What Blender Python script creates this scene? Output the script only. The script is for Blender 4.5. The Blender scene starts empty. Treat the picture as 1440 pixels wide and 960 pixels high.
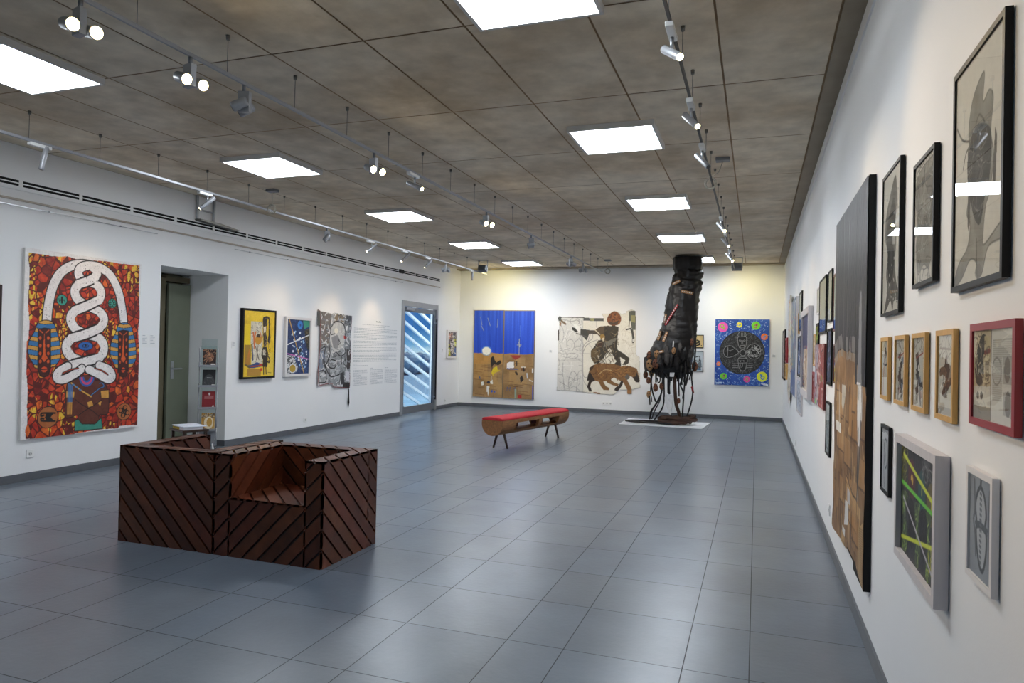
import bpy, bmesh, math, random
import numpy as np
from mathutils import Vector, Matrix
random.seed(7); RNG = np.random.RandomState(11)
SC = bpy.context.scene
COL = SC.collection
PI = math.pi
XR, XL, YB, ZC = 0.56, -7.25, 16.5, 3.5

# ------------------------------------------------------------------ helpers
def lin(c):
    c = np.asarray(c, float) / 255.0
    return np.where(c <= 0.04045, c / 12.92, ((c + 0.055) / 1.055) ** 2.4)
def rgba(c): return tuple(float(x) for x in lin(c)) + (1.0,)

def mat(name, color, rough=0.5, metal=0.0, spec=0.5, var=0.08, scale=6.0, bump=0.0, bscale=40.0,
        emis=None, estr=0.0, attr=False, coat=0.0, stretch=None):
    m = bpy.data.materials.new(name); m.use_nodes = True
    nt = m.node_tree; N = nt.nodes; L = nt.links
    b = N['Principled BSDF']
    b.inputs['Roughness'].default_value = rough
    b.inputs['Metallic'].default_value = metal
    b.inputs['Specular IOR Level'].default_value = spec
    b.inputs['Coat Weight'].default_value = coat
    tc = N.new('ShaderNodeTexCoord')
    mp = N.new('ShaderNodeMapping'); L.new(tc.outputs['Object'], mp.inputs['Vector'])
    if stretch: mp.inputs['Scale'].default_value = stretch
    no = N.new('ShaderNodeTexNoise'); no.inputs['Scale'].default_value = scale
    no.inputs['Detail'].default_value = 6.0
    L.new(mp.outputs['Vector'], no.inputs['Vector'])
    mr = N.new('ShaderNodeMapRange')
    mr.inputs['From Min'].default_value = 0.25; mr.inputs['From Max'].default_value = 0.75
    mr.inputs['To Min'].default_value = 1.0 - var; mr.inputs['To Max'].default_value = 1.0 + var
    L.new(no.outputs['Fac'], mr.inputs['Value'])
    mx = N.new('ShaderNodeVectorMath'); mx.operation = 'MULTIPLY'
    if attr:
        a = N.new('ShaderNodeAttribute'); a.attribute_name = 'col'
        L.new(a.outputs['Color'], mx.inputs[0])
    else:
        mx.inputs[0].default_value = rgba(color)[:3]
    L.new(mr.outputs['Result'], mx.inputs[1])
    L.new(mx.outputs['Vector'], b.inputs['Base Color'])
    if bump:
        n2 = N.new('ShaderNodeTexNoise'); n2.inputs['Scale'].default_value = bscale; n2.inputs['Detail'].default_value = 5
        L.new(mp.outputs['Vector'], n2.inputs['Vector'])
        bp = N.new('ShaderNodeBump'); bp.inputs['Strength'].default_value = bump; bp.inputs['Distance'].default_value = 0.01
        L.new(n2.outputs['Fac'], bp.inputs['Height']); L.new(bp.outputs['Normal'], b.inputs['Normal'])
    if emis:
        b.inputs['Emission Color'].default_value = rgba(emis); b.inputs['Emission Strength'].default_value = estr
    return m

def glass_mat(name, tint=(255, 255, 255), ior=1.5):
    m = bpy.data.materials.new(name); m.use_nodes = True
    nt = m.node_tree; nt.nodes.clear(); N = nt.nodes; L = nt.links
    o = N.new('ShaderNodeOutputMaterial'); mx = N.new('ShaderNodeMixShader')
    ge = N.new('ShaderNodeNewGeometry'); dp = N.new('ShaderNodeVectorMath'); dp.operation = 'DOT_PRODUCT'
    L.new(ge.outputs['Incoming'], dp.inputs[0]); L.new(ge.outputs['Normal'], dp.inputs[1])
    def mth(op, a, b=None):
        q = N.new('ShaderNodeMath'); q.operation = op
        for i, v in enumerate((a, b)):
            if v is None: continue
            if isinstance(v, (int, float)): q.inputs[i].default_value = v
            else: L.new(v, q.inputs[i])
        return q.outputs[0]
    pw = mth('POWER', mth('SUBTRACT', 1.0, mth('ABSOLUTE', dp.outputs['Value'])), 5.0)
    fac = mth('ADD', mth('MULTIPLY', pw, 0.74), 0.045)
    t = N.new('ShaderNodeBsdfTransparent'); t.inputs['Color'].default_value = rgba(tint)
    g = N.new('ShaderNodeBsdfGlossy'); g.inputs['Roughness'].default_value = 0.0
    L.new(fac, mx.inputs[0]); L.new(t.outputs[0], mx.inputs[1]); L.new(g.outputs[0], mx.inputs[2])
    L.new(mx.outputs[0], o.inputs['Surface'])
    return m

def link(o, parent=None):
    COL.objects.link(o)
    if parent: o.parent = parent
    return o
def tag(o, label, cat, group=None):
    o['label'] = label; o['category'] = cat
    if group: o['group'] = group
    return o
def empty(name, loc, rz, label, cat, group=None):
    o = bpy.data.objects.new(name, None); o.empty_display_size = 0.1
    o.location = loc; o.rotation_euler = (0, 0, rz); COL.objects.link(o)
    return tag(o, label, cat, group)
def struct(o): o['kind'] = 'structure'; return o

class MB:
    """collects simple shapes into one mesh"""
    def __init__(s): s.bm = bmesh.new()
    def box(s, a, b, M=None):
        a = Vector(a); b = Vector(b)
        vs = [s.bm.verts.new((x, y, z)) for x in (a.x, b.x) for y in (a.y, b.y) for z in (a.z, b.z)]
        for f in ((0, 1, 3, 2), (4, 6, 7, 5), (0, 4, 5, 1), (2, 3, 7, 6), (0, 2, 6, 4), (1, 5, 7, 3)):
            s.bm.faces.new([vs[i] for i in f])
        if M is not None:
            for v in vs: v.co = M @ v.co
        return s
    def tube(s, pts, r, n=8, cap=True, closed=False):
        pts = [Vector(p) for p in pts]; k = len(pts)
        rs = r if hasattr(r, '__len__') else [r] * k
        rings = []; up = None
        for i, p in enumerate(pts):
            if closed: t = (pts[(i + 1) % k] - pts[i - 1])
            else: t = pts[min(i + 1, k - 1)] - pts[max(i - 1, 0)]
            t = t.normalized() if t.length > 1e-9 else Vector((0, 0, 1))
            if up is None:
                up = Vector((0, 0, 1)) if abs(t.z) < 0.9 else Vector((1, 0, 0))
            x = t.cross(up)
            if x.length < 1e-6: x = t.cross(Vector((1, 0.3, 0.2)))
            x.normalize(); y = x.cross(t).normalized(); up = y
            rings.append([s.bm.verts.new(p + (x * math.cos(2 * PI * j / n) + y * math.sin(2 * PI * j / n)) * rs[i]) for j in range(n)])
        m = k if closed else k - 1
        for i in range(m):
            A = rings[i]; B = rings[(i + 1) % k]
            for j in range(n):
                f = s.bm.faces.new((A[j], A[(j + 1) % n], B[(j + 1) % n], B[j])); f.smooth = True
        if cap and not closed:
            s.bm.faces.new(rings[0][::-1]); s.bm.faces.new(rings[-1])
        return s
    def lathe(s, prof, c=(0, 0, 0), n=24, M=None):
        rings = []
        for r, z in prof:
            ring = [s.bm.verts.new((r * math.cos(2 * PI * j / n), r * math.sin(2 * PI * j / n), z)) for j in range(n)]
            for v in ring:
                if M is not None: v.co = M @ v.co
                v.co += Vector(c)
            rings.append(ring)
        for A, B in zip(rings, rings[1:]):
            for j in range(n):
                f = s.bm.faces.new((A[j], A[(j + 1) % n], B[(j + 1) % n], B[j])); f.smooth = True
        s.bm.faces.new(rings[0][::-1]); s.bm.faces.new(rings[-1])
        return s
    def ball(s, c, r, sub=2, sc=(1, 1, 1), jit=0.0):
        g = bmesh.ops.create_icosphere(s.bm, subdivisions=sub, radius=r)
        for v in g['verts']:
            k = 1 + random.uniform(-jit, jit)
            v.co = Vector((v.co.x * sc[0] * k, v.co.y * sc[1] * k, v.co.z * sc[2] * k)) + Vector(c)
        return s
    def prism(s, poly, f0, f1):
        """poly of 2D points mapped by f0 / f1 to 3D, closed solid"""
        A = [s.bm.verts.new(f0(*p)) for p in poly]; B = [s.bm.verts.new(f1(*p)) for p in poly]
        s.bm.faces.new(A); s.bm.faces.new(B[::-1])
        for i in range(len(A)):
            j = (i + 1) % len(A); s.bm.faces.new((A[j], A[i], B[i], B[j]))
        return s
    def quad(s, pts):
        s.bm.faces.new([s.bm.verts.new(p) for p in pts]); return s
    def build(s, name, m, parent=None, bevel=0.0, smooth=False):
        bmesh.ops.recalc_face_normals(s.bm, faces=s.bm.faces)
        me = bpy.data.meshes.new(name); s.bm.to_mesh(me); s.bm.free()
        me.materials.append(m)
        if smooth:
            for p in me.polygons: p.use_smooth = True
        o = link(bpy.data.objects.new(name, me), parent)
        if bevel:
            b = o.modifiers.new('Bevel', 'BEVEL'); b.width = bevel; b.segments = 2; b.limit_method = 'ANGLE'
        return o

def fast_mesh(name, co, quads, colors, m, parent=None, smooth=False):
    """co (n,3), quads (k,4), colors (n,3) linear or None"""
    me = bpy.data.meshes.new(name); n = len(co); k = len(quads)
    me.vertices.add(n); me.vertices.foreach_set('co', np.asarray(co, np.float32).ravel())
    me.loops.add(4 * k); me.loops.foreach_set('vertex_index', np.asarray(quads, np.int32).ravel())
    me.polygons.add(k); me.polygons.foreach_set('loop_start', np.arange(0, 4 * k, 4, dtype=np.int32))
    me.update(calc_edges=True); me.validate()
    if colors is not None:
        a = me.color_attributes.new('col', 'FLOAT_COLOR', 'POINT')
        a.data.foreach_set('color', np.c_[colors, np.ones(n)].astype(np.float32).ravel())
    me.polygons.foreach_set('use_smooth', np.full(len(me.polygons), smooth))
    me.materials.append(m)
    return link(bpy.data.objects.new(name, me), parent)

# ------------------------------------------------------------------ materials
M = {}
M['wall'] = mat('white_plaster', (238, 238, 238), 0.75, var=0.015, scale=1.5, bump=0.03, bscale=120)
M['base'] = mat('grey_tile_base', (92, 95, 100), 0.4, var=0.1, scale=8)
M['black'] = mat('black_lacquer', (12, 11, 11), 0.5, spec=.25, var=0.2)
M['blackmat'] = mat('black_matt', (12, 12, 12), 0.8)
M['wood_light'] = mat('pale_oak', (206, 160, 88), 0.45, var=0.12, scale=5, stretch=(12, 12, 1.5))
M['redframe'] = mat('red_lacquer', (150, 22, 34), 0.35, var=0.05)
M['maroon'] = mat('maroon_lacquer', (92, 24, 22), 0.4)
M['whiteframe'] = mat('white_frame', (226, 222, 220), 0.45, var=0.03)
M['wash'] = mat('whitewashed_wood', (204, 198, 198), 0.6, var=0.07, scale=5, stretch=(10, 10, 1))
M['alu'] = mat('brushed_aluminium', (190, 192, 196), 0.35, metal=0.9, var=0.05)
M['silver'] = mat('silver_paint', (158, 160, 164), 0.4, metal=0.35, var=0.05)
M['steel_grey'] = mat('grey_metal', (128, 132, 138), 0.45, metal=0.5)
M['wire'] = mat('steel_wire', (120, 118, 112), 0.4, metal=0.7)
M['plastic'] = mat('white_plastic', (236, 236, 234), 0.35, var=0.01)
M['dark'] = mat('dark_void', (10, 10, 10), 0.9)
M['lens_on'] = mat('lit_lamp', (255, 240, 200), 0.3, emis=(255, 226, 160), estr=60)
M['lens_off'] = mat('unlit_lens', (70, 70, 72), 0.15, metal=0.4)
M['diff'] = mat('light_diffuser', (255, 255, 255), 0.5, emis=(238, 246, 255), estr=25.0)
M['art'] = mat('painted_surface', (255, 255, 255), 0.55, attr=True, var=0.10, scale=60, bump=0.12, bscale=90)
M['artflat'] = mat('printed_paper', (255, 255, 255), 0.7, attr=True, var=0.04, scale=40)
M['artgloss'] = mat('varnished_paint', (255, 255, 255), 0.42, attr=True, spec=.14, var=0.10, scale=40, bump=0.35, bscale=45, stretch=(1, 1, .35))
M['linen'] = mat('white_canvas', (226, 224, 220), 0.8, var=0.03, bump=0.1, bscale=300)
M['glass'] = glass_mat('picture_glass', (250, 252, 251))
M['doorglass'] = glass_mat('door_glass', (236, 246, 250))
M['acrylic'] = glass_mat('clear_acrylic', (225, 236, 236), 1.45)
M['greendoor'] = mat('grey_green_door', (120, 126, 108), 0.5, var=0.05)
M['browndark'] = mat('dark_brown_wood', (52, 32, 22), 0.4, var=0.2, scale=8, stretch=(3, 3, 20))
M['text'] = mat('grey_vinyl_lettering', (190, 192, 197), 0.8)
M['textdark'] = mat('dark_vinyl_lettering', (120, 122, 128), 0.8)
M['cable'] = mat('pale_cable', (170, 165, 150), 0.5)

def tile_attr_material(name, rough, var, scale, bump, bscale, stain=None, spec=0.5, rough_var=0.0):
    m = mat(name, (255, 255, 255), rough, attr=True, var=var, scale=scale, bump=bump, bscale=bscale, spec=spec)
    nt = m.node_tree; N = nt.nodes; L = nt.links; b = N['Principled BSDF']
    if stain:
        src = b.inputs['Base Color'].links[0].from_socket
        tc = N.new('ShaderNodeTexCoord'); n1 = N.new('ShaderNodeTexNoise')
        n1.inputs['Scale'].default_value = 0.9; n1.inputs['Detail'].default_value = 8; n1.inputs['Roughness'].default_value = 0.65
        L.new(tc.outputs['Object'], n1.inputs['Vector'])
        r = N.new('ShaderNodeValToRGB'); r.color_ramp.elements[0].position = 0.36; r.color_ramp.elements[1].position = 0.62
        r.color_ramp.elements[0].color = (*lin(stain), 1); r.color_ramp.elements[1].color = (1, 1, 1, 1)
        L.new(n1.outputs['Fac'], r.inputs['Fac'])
        mu = N.new('ShaderNodeVectorMath'); mu.operation = 'MULTIPLY'
        L.new(src, mu.inputs[0]); L.new(r.outputs['Color'], mu.inputs[1]); L.new(mu.outputs['Vector'], b.inputs['Base Color'])
    return m
M['ftile'] = tile_attr_material('slate_floor_tile', 0.30, 0.10, 3.0, 0.10, 30, stain=(226, 226, 230), spec=1.0)
M['grout'] = mat('tile_grout', (74, 76, 80), 0.8)
M['concrete'] = tile_attr_material('board_marked_concrete', 0.8, 0.16, 5.0, 0.15, 25, stain=(222, 214, 204), spec=0.2)
M['seam'] = mat('rusty_joint', (150, 124, 94), 0.9, var=0.2)
M['lightframe'] = mat('pale_light_frame', (214, 212, 210), .5, var=.03)
M['beam'] = mat('darkened_edge_concrete', (160, 148, 130), 0.85, var=0.15, scale=3)

# ------------------------------------------------------------------ room shell
def tile_grid(xs, ys, z, gap, color_fn, name, m):
    co = []; q = []; cc = []
    for i in range(len(xs) - 1):
        for j in range(len(ys) - 1):
            x0, x1, y0, y1 = xs[i] + gap / 2, xs[i + 1] - gap / 2, ys[j] + gap / 2, ys[j + 1] - gap / 2
            c = lin(color_fn(i, j)); b = len(co)
            co += [(x0, y0, z), (x1, y0, z), (x1, y1, z), (x0, y1, z)]; cc += [c] * 4
            q.append((b, b + 1, b + 2, b + 3))
    q = np.array(q)
    if z > 1: q = q[:, ::-1]
    return fast_mesh(name, np.array(co), q, np.array(cc), m)

YF = -2.6
xs = [XR]
x = -0.01
while x > XL - 1.0:
    xs += [x, x - 0.30]; x -= 0.88
xs = sorted(set(round(v, 4) for v in xs))
ys = list(np.arange(4.0 - 0.6 * 11, YB + 0.7, 0.6)); ys[-1] = max(ys[-1], YB)
def fcol(i, j):
    k = RNG.uniform(-5, 5); w = RNG.uniform(-2, 2)
    return (103 + k - w, 113 + k, 124 + k + w)
fl = tile_grid(xs, ys, 0.0, 0.005, fcol, 'floor', M['ftile']); struct(fl)
g = MB(); g.box((XL - 0.9, YF, -0.1), (XR + 0.1, YB + 0.2, -0.0015)); struct(g.build('floor_grout', M['grout']))

cx = [0.43, -0.26, -0.985, -1.75, -2.47, -3.20, -3.95, -4.70, -5.42, -6.10, XL]
cx = sorted(cx); cy = [YF] + [3.96 + 1.43 * k for k in range(-3, 9)] + [16.25]
def ccol(i, j):
    k = RNG.uniform(-6, 6); return (224 + k, 212 + k, 192 + k * 0.9)
struct(tile_grid(cx, cy, ZC, 0.014, ccol, 'ceiling', M['concrete']))
g = MB(); g.box((XL - 0.1, YF, ZC + 0.006), (XR + 0.1, YB + 0.1, ZC + 0.15)); struct(g.build('ceiling_slab', M['seam']))
g = MB(); g.box((0.437, YF, ZC - 0.004), (XR, YB, ZC + 0.005)); struct(g.build('trim_1', M['beam']))  # darker colour stands in for shade along the recessed ceiling edge
g = MB(); g.box((XL, 16.26, ZC - 0.03), (XR, YB, ZC + 0.005)); struct(g.build('trim_2', M['beam']))
g = MB(); g.box((XR - 0.012, YF, ZC - 0.14), (XR, YB, ZC - 0.045)); struct(g.build('trim_3', M['wall']))

W = MB(); T = 0.12
W.box((XL - T, YF, 0), (XL, 6.94, ZC)); W.box((XL - T, 6.94, 2.48), (XL, 8.15, ZC)); W.box((XL - T, 8.15, 0), (XL, 13.38, ZC))
W.box((XL - T, 13.38, 2.50), (XL, 15.18, ZC)); W.box((XL - T, 15.18, 0), (XL, YB + T, ZC))
struct(W.build('wall_left', M['wall']))
W = MB(); W.box((XL - T, YF - T, 0), (-2.6, YF, ZC)); W.box((-2.6, YF - T, 2.6), (XR + T, YF, ZC)); struct(W.build('wall_front_unseen', M['wall']))  # unseen wall behind the camera, part open, added to darken the left foreground
W = MB(); W.box((XL, YB, 0), (XR, YB + T, ZC)); struct(W.build('wall_back', M['wall']))
W = MB(); W.box((XR, YF, 0), (XR + T, YB + T, ZC)); struct(W.build('wall_right', M['wall']))
# recess behind the doorway in the left wall
W = MB()
W.box((-8.15, 8.15, 0), (XL - T, 8.27, 2.6)); W.box((-8.15, 6.82, 0), (XL - T, 6.94, 2.6))
W.box((-8.15, 6.94, 2.48), (XL - T, 8.15, 2.6))
struct(W.build('wall_recess', M['wall']))
W = MB(); W.box((-8.15, 6.94, 0), (-8.10, 8.15, 2.48)); struct(W.build('wall_recess_rear', M['greendoor']))
BH = 0.085
def base(name, a, b): struct(MB().box(a, b).build(name, M['base']))
g = MB()
g.box((XL, YF, 0), (XL + 0.012, 6.94, BH)); g.box((XL, 8.15, 0), (XL + 0.012, 13.36, BH)); g.box((XL, 15.2, 0), (XL + 0.012, YB, BH))
g.box((-7.85, 8.138, 0), (XL + 0.012, 8.15, BH))
struct(g.build('baseboard_left', M['base']))
base('baseboard_back', (XL + 0.012, YB - 0.012, 0), (XR - 0.012, YB, BH))
base('baseboard_right', (XR - 0.012, YF, 0), (XR, YB, BH))

# recessed inner door, standing a little open
d = struct(MB().box((-7.97, 7.74, 0.01), (-7.93, 8.14, 2.33)).build('door_1', M['greendoor']))
hd = MB(); hd.box((-7.93, 7.80, 0.96), (-7.922, 7.85, 1.22)); hd.tube([(-7.925, 7.825, 1.11), (-7.875, 7.825, 1.11), (-7.87, 7.95, 1.11)], 0.011)
o = hd.build('door_handle', M['alu'], d); o['label'] = 'silver lever door handle'
fr = MB(); fr.box((-8.1, 7.62, 0), (-7.95, 7.70, 2.4)); fr.box((-8.1, 7.70, 2.36), (-7.95, 8.14, 2.44))
struct(fr.build('trim_4', mat('olive_door_lining', (96, 88, 66), 0.6)))
struct(MB().box((-8.095, 7.70, 0), (-8.08, 7.78, 2.36)).build('door_gap_shade', M['dark']))  # near-black strip painted for the shade in the gap beside the door

# glazed exit door
g = MB(); y0, y1, zt = 13.38, 15.18, 2.50
xa, xb = XL - 0.08, XL + 0.02
g.box((xa, y0, 0), (xb, y0 + 0.10, zt)); g.box((xa, y1 - 0.10, 0), (xb, y1, zt)); g.box((xa, y0 + 0.10, zt - 0.12), (xb, y1 - 0.10, zt))
dr = struct(g.build('door_2', M['silver'], bevel=0.004))
g = MB(); a0, a1, b0, b1 = y0 + 0.105, y1 - 0.105, 0.012, zt - 0.135
xa, xb = XL - 0.06, XL - 0.005
g.box((xa, a0, b0), (xb, a0 + 0.075, b1)); g.box((xa, a1 - 0.06, b0), (xb, a1, b1))
g.box((xa, a0 + 0.075, b1 - 0.10), (xb, a1 - 0.06, b1)); g.box((xa, a0 + 0.075, b0), (xb, a1 - 0.06, b0 + 0.16))
lf = g.build('door_leaf', M['steel_grey'], dr, bevel=0.003); lf['label'] = 'grey metal door leaf'
MB().box((XL - 0.036, a0 + 0.07, b0 + 0.15), (XL - 0.03, a1 - 0.05, b1 - 0.09)).build('glass_pane', M['doorglass'], dr)
MB().tube([(XL + 0.05, a1 - 0.035, 0.25), (XL + 0.05, a1 - 0.035, 2.15)], 0.016).build('pull_bar', M['blackmat'], dr)
g = MB(); g.box((XL - 0.004, a1 - 0.05, 0.3), (XL + 0.05, a1 - 0.02, 0.33)); g.box((XL - 0.004, a1 - 0.05, 2.05), (XL + 0.05, a1 - 0.02, 2.08)); g.build('pull_bracket', M['alu'], dr)
g = MB(); g.box((XL - 0.003, a0 + 0.06, b1 - 0.07), (XL + 0.045, a0 + 0.42, b1 - 0.01)); g.tube([(XL + 0.03, a0 + 0.4, b1 - 0.03), (XL + 0.06, a0 + 0.7, b1 + 0.03)], 0.008)
g.build('door_closer', M['silver'], dr)
# outside the exit door: white diagonal louvres, a post, paved ground and a far hedge line
OUTW = mat('white_louvre', (246, 248, 250), 0.6)  # plain white of the slats themselves
lv = empty('outside_louvre', (-8.80, 18.6, 0), 0, 'white diagonal louvre screen seen outside through the glass door', 'screen')
sl = 0.37
for k in range(-4, 15):
    zc = -0.55 + 0.312 * k
    pts = []
    for (yy, dz) in ((-4.2, 0), (2.6, 0)):
        pts.append((yy, zc + 0.95 - sl * yy))
    g = MB()
    (ya, za), (yb, zb) = pts
    h = 0.037
    # clip to a window of z between 0.02 and 3.2
    def clip(ya, za, yb, zb, lo, hi):
        t0, t1 = 0.0, 1.0; dz = zb - za
        for bound, sgn in ((lo, 1), (hi, -1)):
            p = -dz * sgn; q = (za - bound) * sgn
            if abs(p) < 1e-9:
                if q < 0: return None
                continue
            r = q / p
            if p < 0: t0 = max(t0, r)
            else: t1 = min(t1, r)
        if t0 >= t1: return None
        return ya + (yb - ya) * t0, za + dz * t0, ya + (yb - ya) * t1, za + dz * t1
    c = clip(ya, za, yb, zb, -0.06, 3.1)
    if not c: continue
    ya, za, yb, zb = c
    g.prism([(ya, za - h), (yb, zb - h), (yb, zb + h), (ya, za + h)], lambda y, z: (0.03, y, z), lambda y, z: (-0.03, y, z))
    g.build('slat', OUTW, lv)
g = MB()
for yy in (-4.2, 2.6): MB().box((-0.09, yy - 0.045, -.098), (-0.031, yy + 0.045, 3.2)).build('post', OUTW, lv)
g = MB(); g.box((0.031, -.72, -.098), (0.07, -.64, 3.0)); g.build('front_post', OUTW, lv)
tag(MB().box((-40, 5, -0.16), (-7.4, 70, -0.1)).build('outside_paving', mat('pale_paving', (140, 176, 198), 0.8)), 'pale paved ground outside beyond the glass door', 'pavement')
g = MB()
for k in range(40):
    g.ball((-19 + random.uniform(-.5, .5), 26 + k * 0.5, 0.42 + random.uniform(-.05, .2)), random.uniform(.5, .8), 2, jit=.12)
for v in g.bm.verts: v.co.z = max(v.co.z, -.0995)
tag(g.build('hedge', mat('hazed_pale_hedge', (176, 194, 202), 0.9, var=.12)), 'low hedge far outside beyond the glass door, coloured pale for haze', 'hedge')  # pale blue-grey puts distance haze into the hedge colour

# ------------------------------------------------------------------ painting engine (vertex colours on fine grids)
class Art:
    def __init__(s, w, h, ppm, base, quad=None):
        s.w, s.h, s.ppm = w, h, ppm
        ph, pv = ppm if isinstance(ppm, tuple) else (ppm, ppm); s.W, s.H = max(6, int(w * ph)), max(6, int(h * pv))
        u = np.linspace(0, 1, s.W); v = np.linspace(0, 1, s.H)
        s.U, s.V = np.meshgrid(u, v); s.X = s.U * w; s.Y = s.V * h
        s.img = np.ones((s.H, s.W, 3)) * np.array(base, float)
        s.mask = np.ones((s.H, s.W), bool); s.disp = np.zeros((s.H, s.W))
        s.q = None
        if quad: s.q = s.homog(quad)
    def homog(s, quad):
        A = []; b = []
        for (x, y), (u, v) in zip(quad, ((0, 0), (1, 0), (1, 1), (0, 1))):
            A.append([x, y, 1, 0, 0, 0, -u * x, -u * y]); b.append(u)
            A.append([0, 0, 0, x, y, 1, -v * x, -v * y]); b.append(v)
        return np.append(np.linalg.solve(np.array(A, float), np.array(b, float)), 1).reshape(3, 3)
    def P(s, pts):
        p = np.array(pts, float).reshape(-1, 2)
        if s.q is not None:
            t = np.c_[p, np.ones(len(p))] @ s.q.T; p = t[:, :2] / t[:, 2:]
        return p * [s.w, s.h]
    def put(s, m, col, a=1.0):
        m = np.clip(m.astype(float) * a, 0, 1)[..., None]
        s.img = s.img * (1 - m) + np.array(col, float) * m
        return s
    def m_poly(s, pts):
        p = s.P(pts); m = np.zeros(s.U.shape, bool); n = len(p); j = n - 1
        for i in range(n):
            (xi, yi), (xj, yj) = p[i], p[j]
            if yi != yj:
                c = ((yi > s.Y) != (yj > s.Y)) & (s.X < (xj - xi) * (s.Y - yi) / (yj - yi) + xi)
                m ^= c
            j = i
        return m
    def poly(s, pts, col, a=1.0, smooth=0, edge=None, ew=0.01):
        if smooth: pts = s.cr(pts, True)
        s.put(s.m_poly(pts), col, a)
        if edge is not None: s.line(list(pts) + [pts[0]], ew, edge)
        return s
    def cr(s, pts, closed=False, n=8):
        p = [np.array(q, float) for q in pts]; out = []
        k = len(p); rng = range(k) if closed else range(k - 1)
        for i in rng:
            if closed: a, b, c, d = p[i - 1], p[i], p[(i + 1) % k], p[(i + 2) % k]
            else: a, b, c, d = p[max(i - 1, 0)], p[i], p[i + 1], p[min(i + 2, k - 1)]
            for t in np.arange(n) / n:
                out.append(0.5 * ((2 * b) + (c - a) * t + (2 * a - 5 * b + 4 * c - d) * t * t + (3 * b - a - 3 * c + d) * t ** 3))
        if not closed: out.append(p[-1])
        return [tuple(o) for o in out]
    def m_line(s, pts, wd):
        p = s.P(pts); best = np.full(s.U.shape, 1e9)
        pad = wd * 1.5 + 3.0 / s.W * s.w
        for a, b in zip(p, p[1:]):
            x0, x1 = min(a[0], b[0]) - pad, max(a[0], b[0]) + pad; y0, y1 = min(a[1], b[1]) - pad, max(a[1], b[1]) + pad
            i0, i1 = int(max(0, y0 / s.h * (s.H - 1))), int(min(s.H, y1 / s.h * (s.H - 1) + 2))
            j0, j1 = int(max(0, x0 / s.w * (s.W - 1))), int(min(s.W, x1 / s.w * (s.W - 1) + 2))
            if i0 >= i1 or j0 >= j1: continue
            X = s.X[i0:i1, j0:j1]; Y = s.Y[i0:i1, j0:j1]
            d = b - a; L = max(d @ d, 1e-12)
            t = np.clip(((X - a[0]) * d[0] + (Y - a[1]) * d[1]) / L, 0, 1)
            dd = np.hypot(X - a[0] - t * d[0], Y - a[1] - t * d[1])
            best[i0:i1, j0:j1] = np.minimum(best[i0:i1, j0:j1], dd)
        cell = max(s.w / s.W, s.h / s.H)
        return np.clip((wd / 2 - best) / cell + 0.5, 0, 1) * min(1.0, max(wd / cell, .25))
    def line(s, pts, wd, col, a=1.0, smooth=False):
        if smooth: pts = s.cr(pts)
        return s.put(s.m_line(pts, wd), col, a)
    def m_ell(s, c, rx, ry):
        p = s.P([c])[0]; return ((s.X - p[0]) / rx) ** 2 + ((s.Y - p[1]) / ry) ** 2 < 1
    def ell(s, c, rx, ry, col, a=1.0, edge=None, ew=0.008):
        if edge is not None: s.put(s.m_ell(c, rx + ew, ry + ew), edge)
        return s.put(s.m_ell(c, rx, ry), col, a)
    def noise(s, fx, fy=None, seed=0, oct=3):
        fy = fy or fx; r = np.random.RandomState(seed); out = 0; amp = 1; tot = 0
        for o in range(oct):
            nx, ny = int(max(2, fx * s.w * 2 ** o)) + 2, int(max(2, fy * s.h * 2 ** o)) + 2
            g = r.rand(ny, nx); x = s.U * (nx - 2); y = s.V * (ny - 2)
            i = x.astype(int); j = y.astype(int); a = x - i; b = y - j
            a = a * a * (3 - 2 * a); b = b * b * (3 - 2 * b)
            out = out + amp * ((g[j, i] * (1 - a) + g[j, i + 1] * a) * (1 - b) + (g[j + 1, i] * (1 - a) + g[j + 1, i + 1] * a) * b)
            tot += amp; amp *= 0.5
        return out / tot
    def voro(s, n, seed=0):
        r = np.random.RandomState(seed); p = r.rand(n, 2) * [s.w, s.h]
        d1 = np.full(s.U.shape, 1e9); d2 = d1.copy(); idx = np.zeros(s.U.shape, int)
        for k in range(n):
            d = np.hypot(s.X - p[k, 0], (s.Y - p[k, 1]) * 0.85)
            c = d < d1; d2 = np.where(c, d1, np.minimum(d2, d)); idx[c] = k; d1 = np.where(c, d, d1)
        return d1, d2, idx
    def mottle(s, amt, fx, seed=0, fy=None):
        s.img = s.img + (s.noise(fx, fy, seed)[..., None] - 0.5) * 2 * amt; return s
    def scatter(s, m, n, r0, r1, cols, seed=0, asp=1.0):
        r = np.random.RandomState(seed); ii = np.argwhere(m)
        if len(ii) == 0: return s
        for k in range(n):
            i, j = ii[r.randint(len(ii))]
            x, y = j / (s.W - 1) * s.w, i / (s.H - 1) * s.h; rad = r.uniform(r0, r1)
            w = int(rad * asp / s.w * s.W) + 2; hh = int(rad / s.h * s.H) + 2
            sl = (slice(max(0, i - hh), i + hh + 1), slice(max(0, j - w), j + w + 1))
            mm = ((s.X[sl] - x) / (rad * asp)) ** 2 + ((s.Y[sl] - y) / rad) ** 2 < 1
            mm[min(hh, i), min(w, j)] = True
            s.img[sl][mm] = cols[r.randint(len(cols))]
        return s
    def scribble(s, m, n, ln, wd, cols, seed=0):
        r = np.random.RandomState(seed); ii = np.argwhere(m); q = s.q; s.q = None
        for k in range(n):
            i, j = ii[r.randint(len(ii))]; p = np.array([j / (s.W - 1), i / (s.H - 1)]); a = r.uniform(0, 6.28); pts = [p]
            for t in range(4):
                a += r.uniform(-.9, .9); p = p + np.array([math.cos(a) / s.w, math.sin(a) / s.h]) * ln / 4; pts.append(p)
            s.put(s.m_line(pts, wd) * m, cols[r.randint(len(cols))])
        s.q = q; return s
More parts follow.
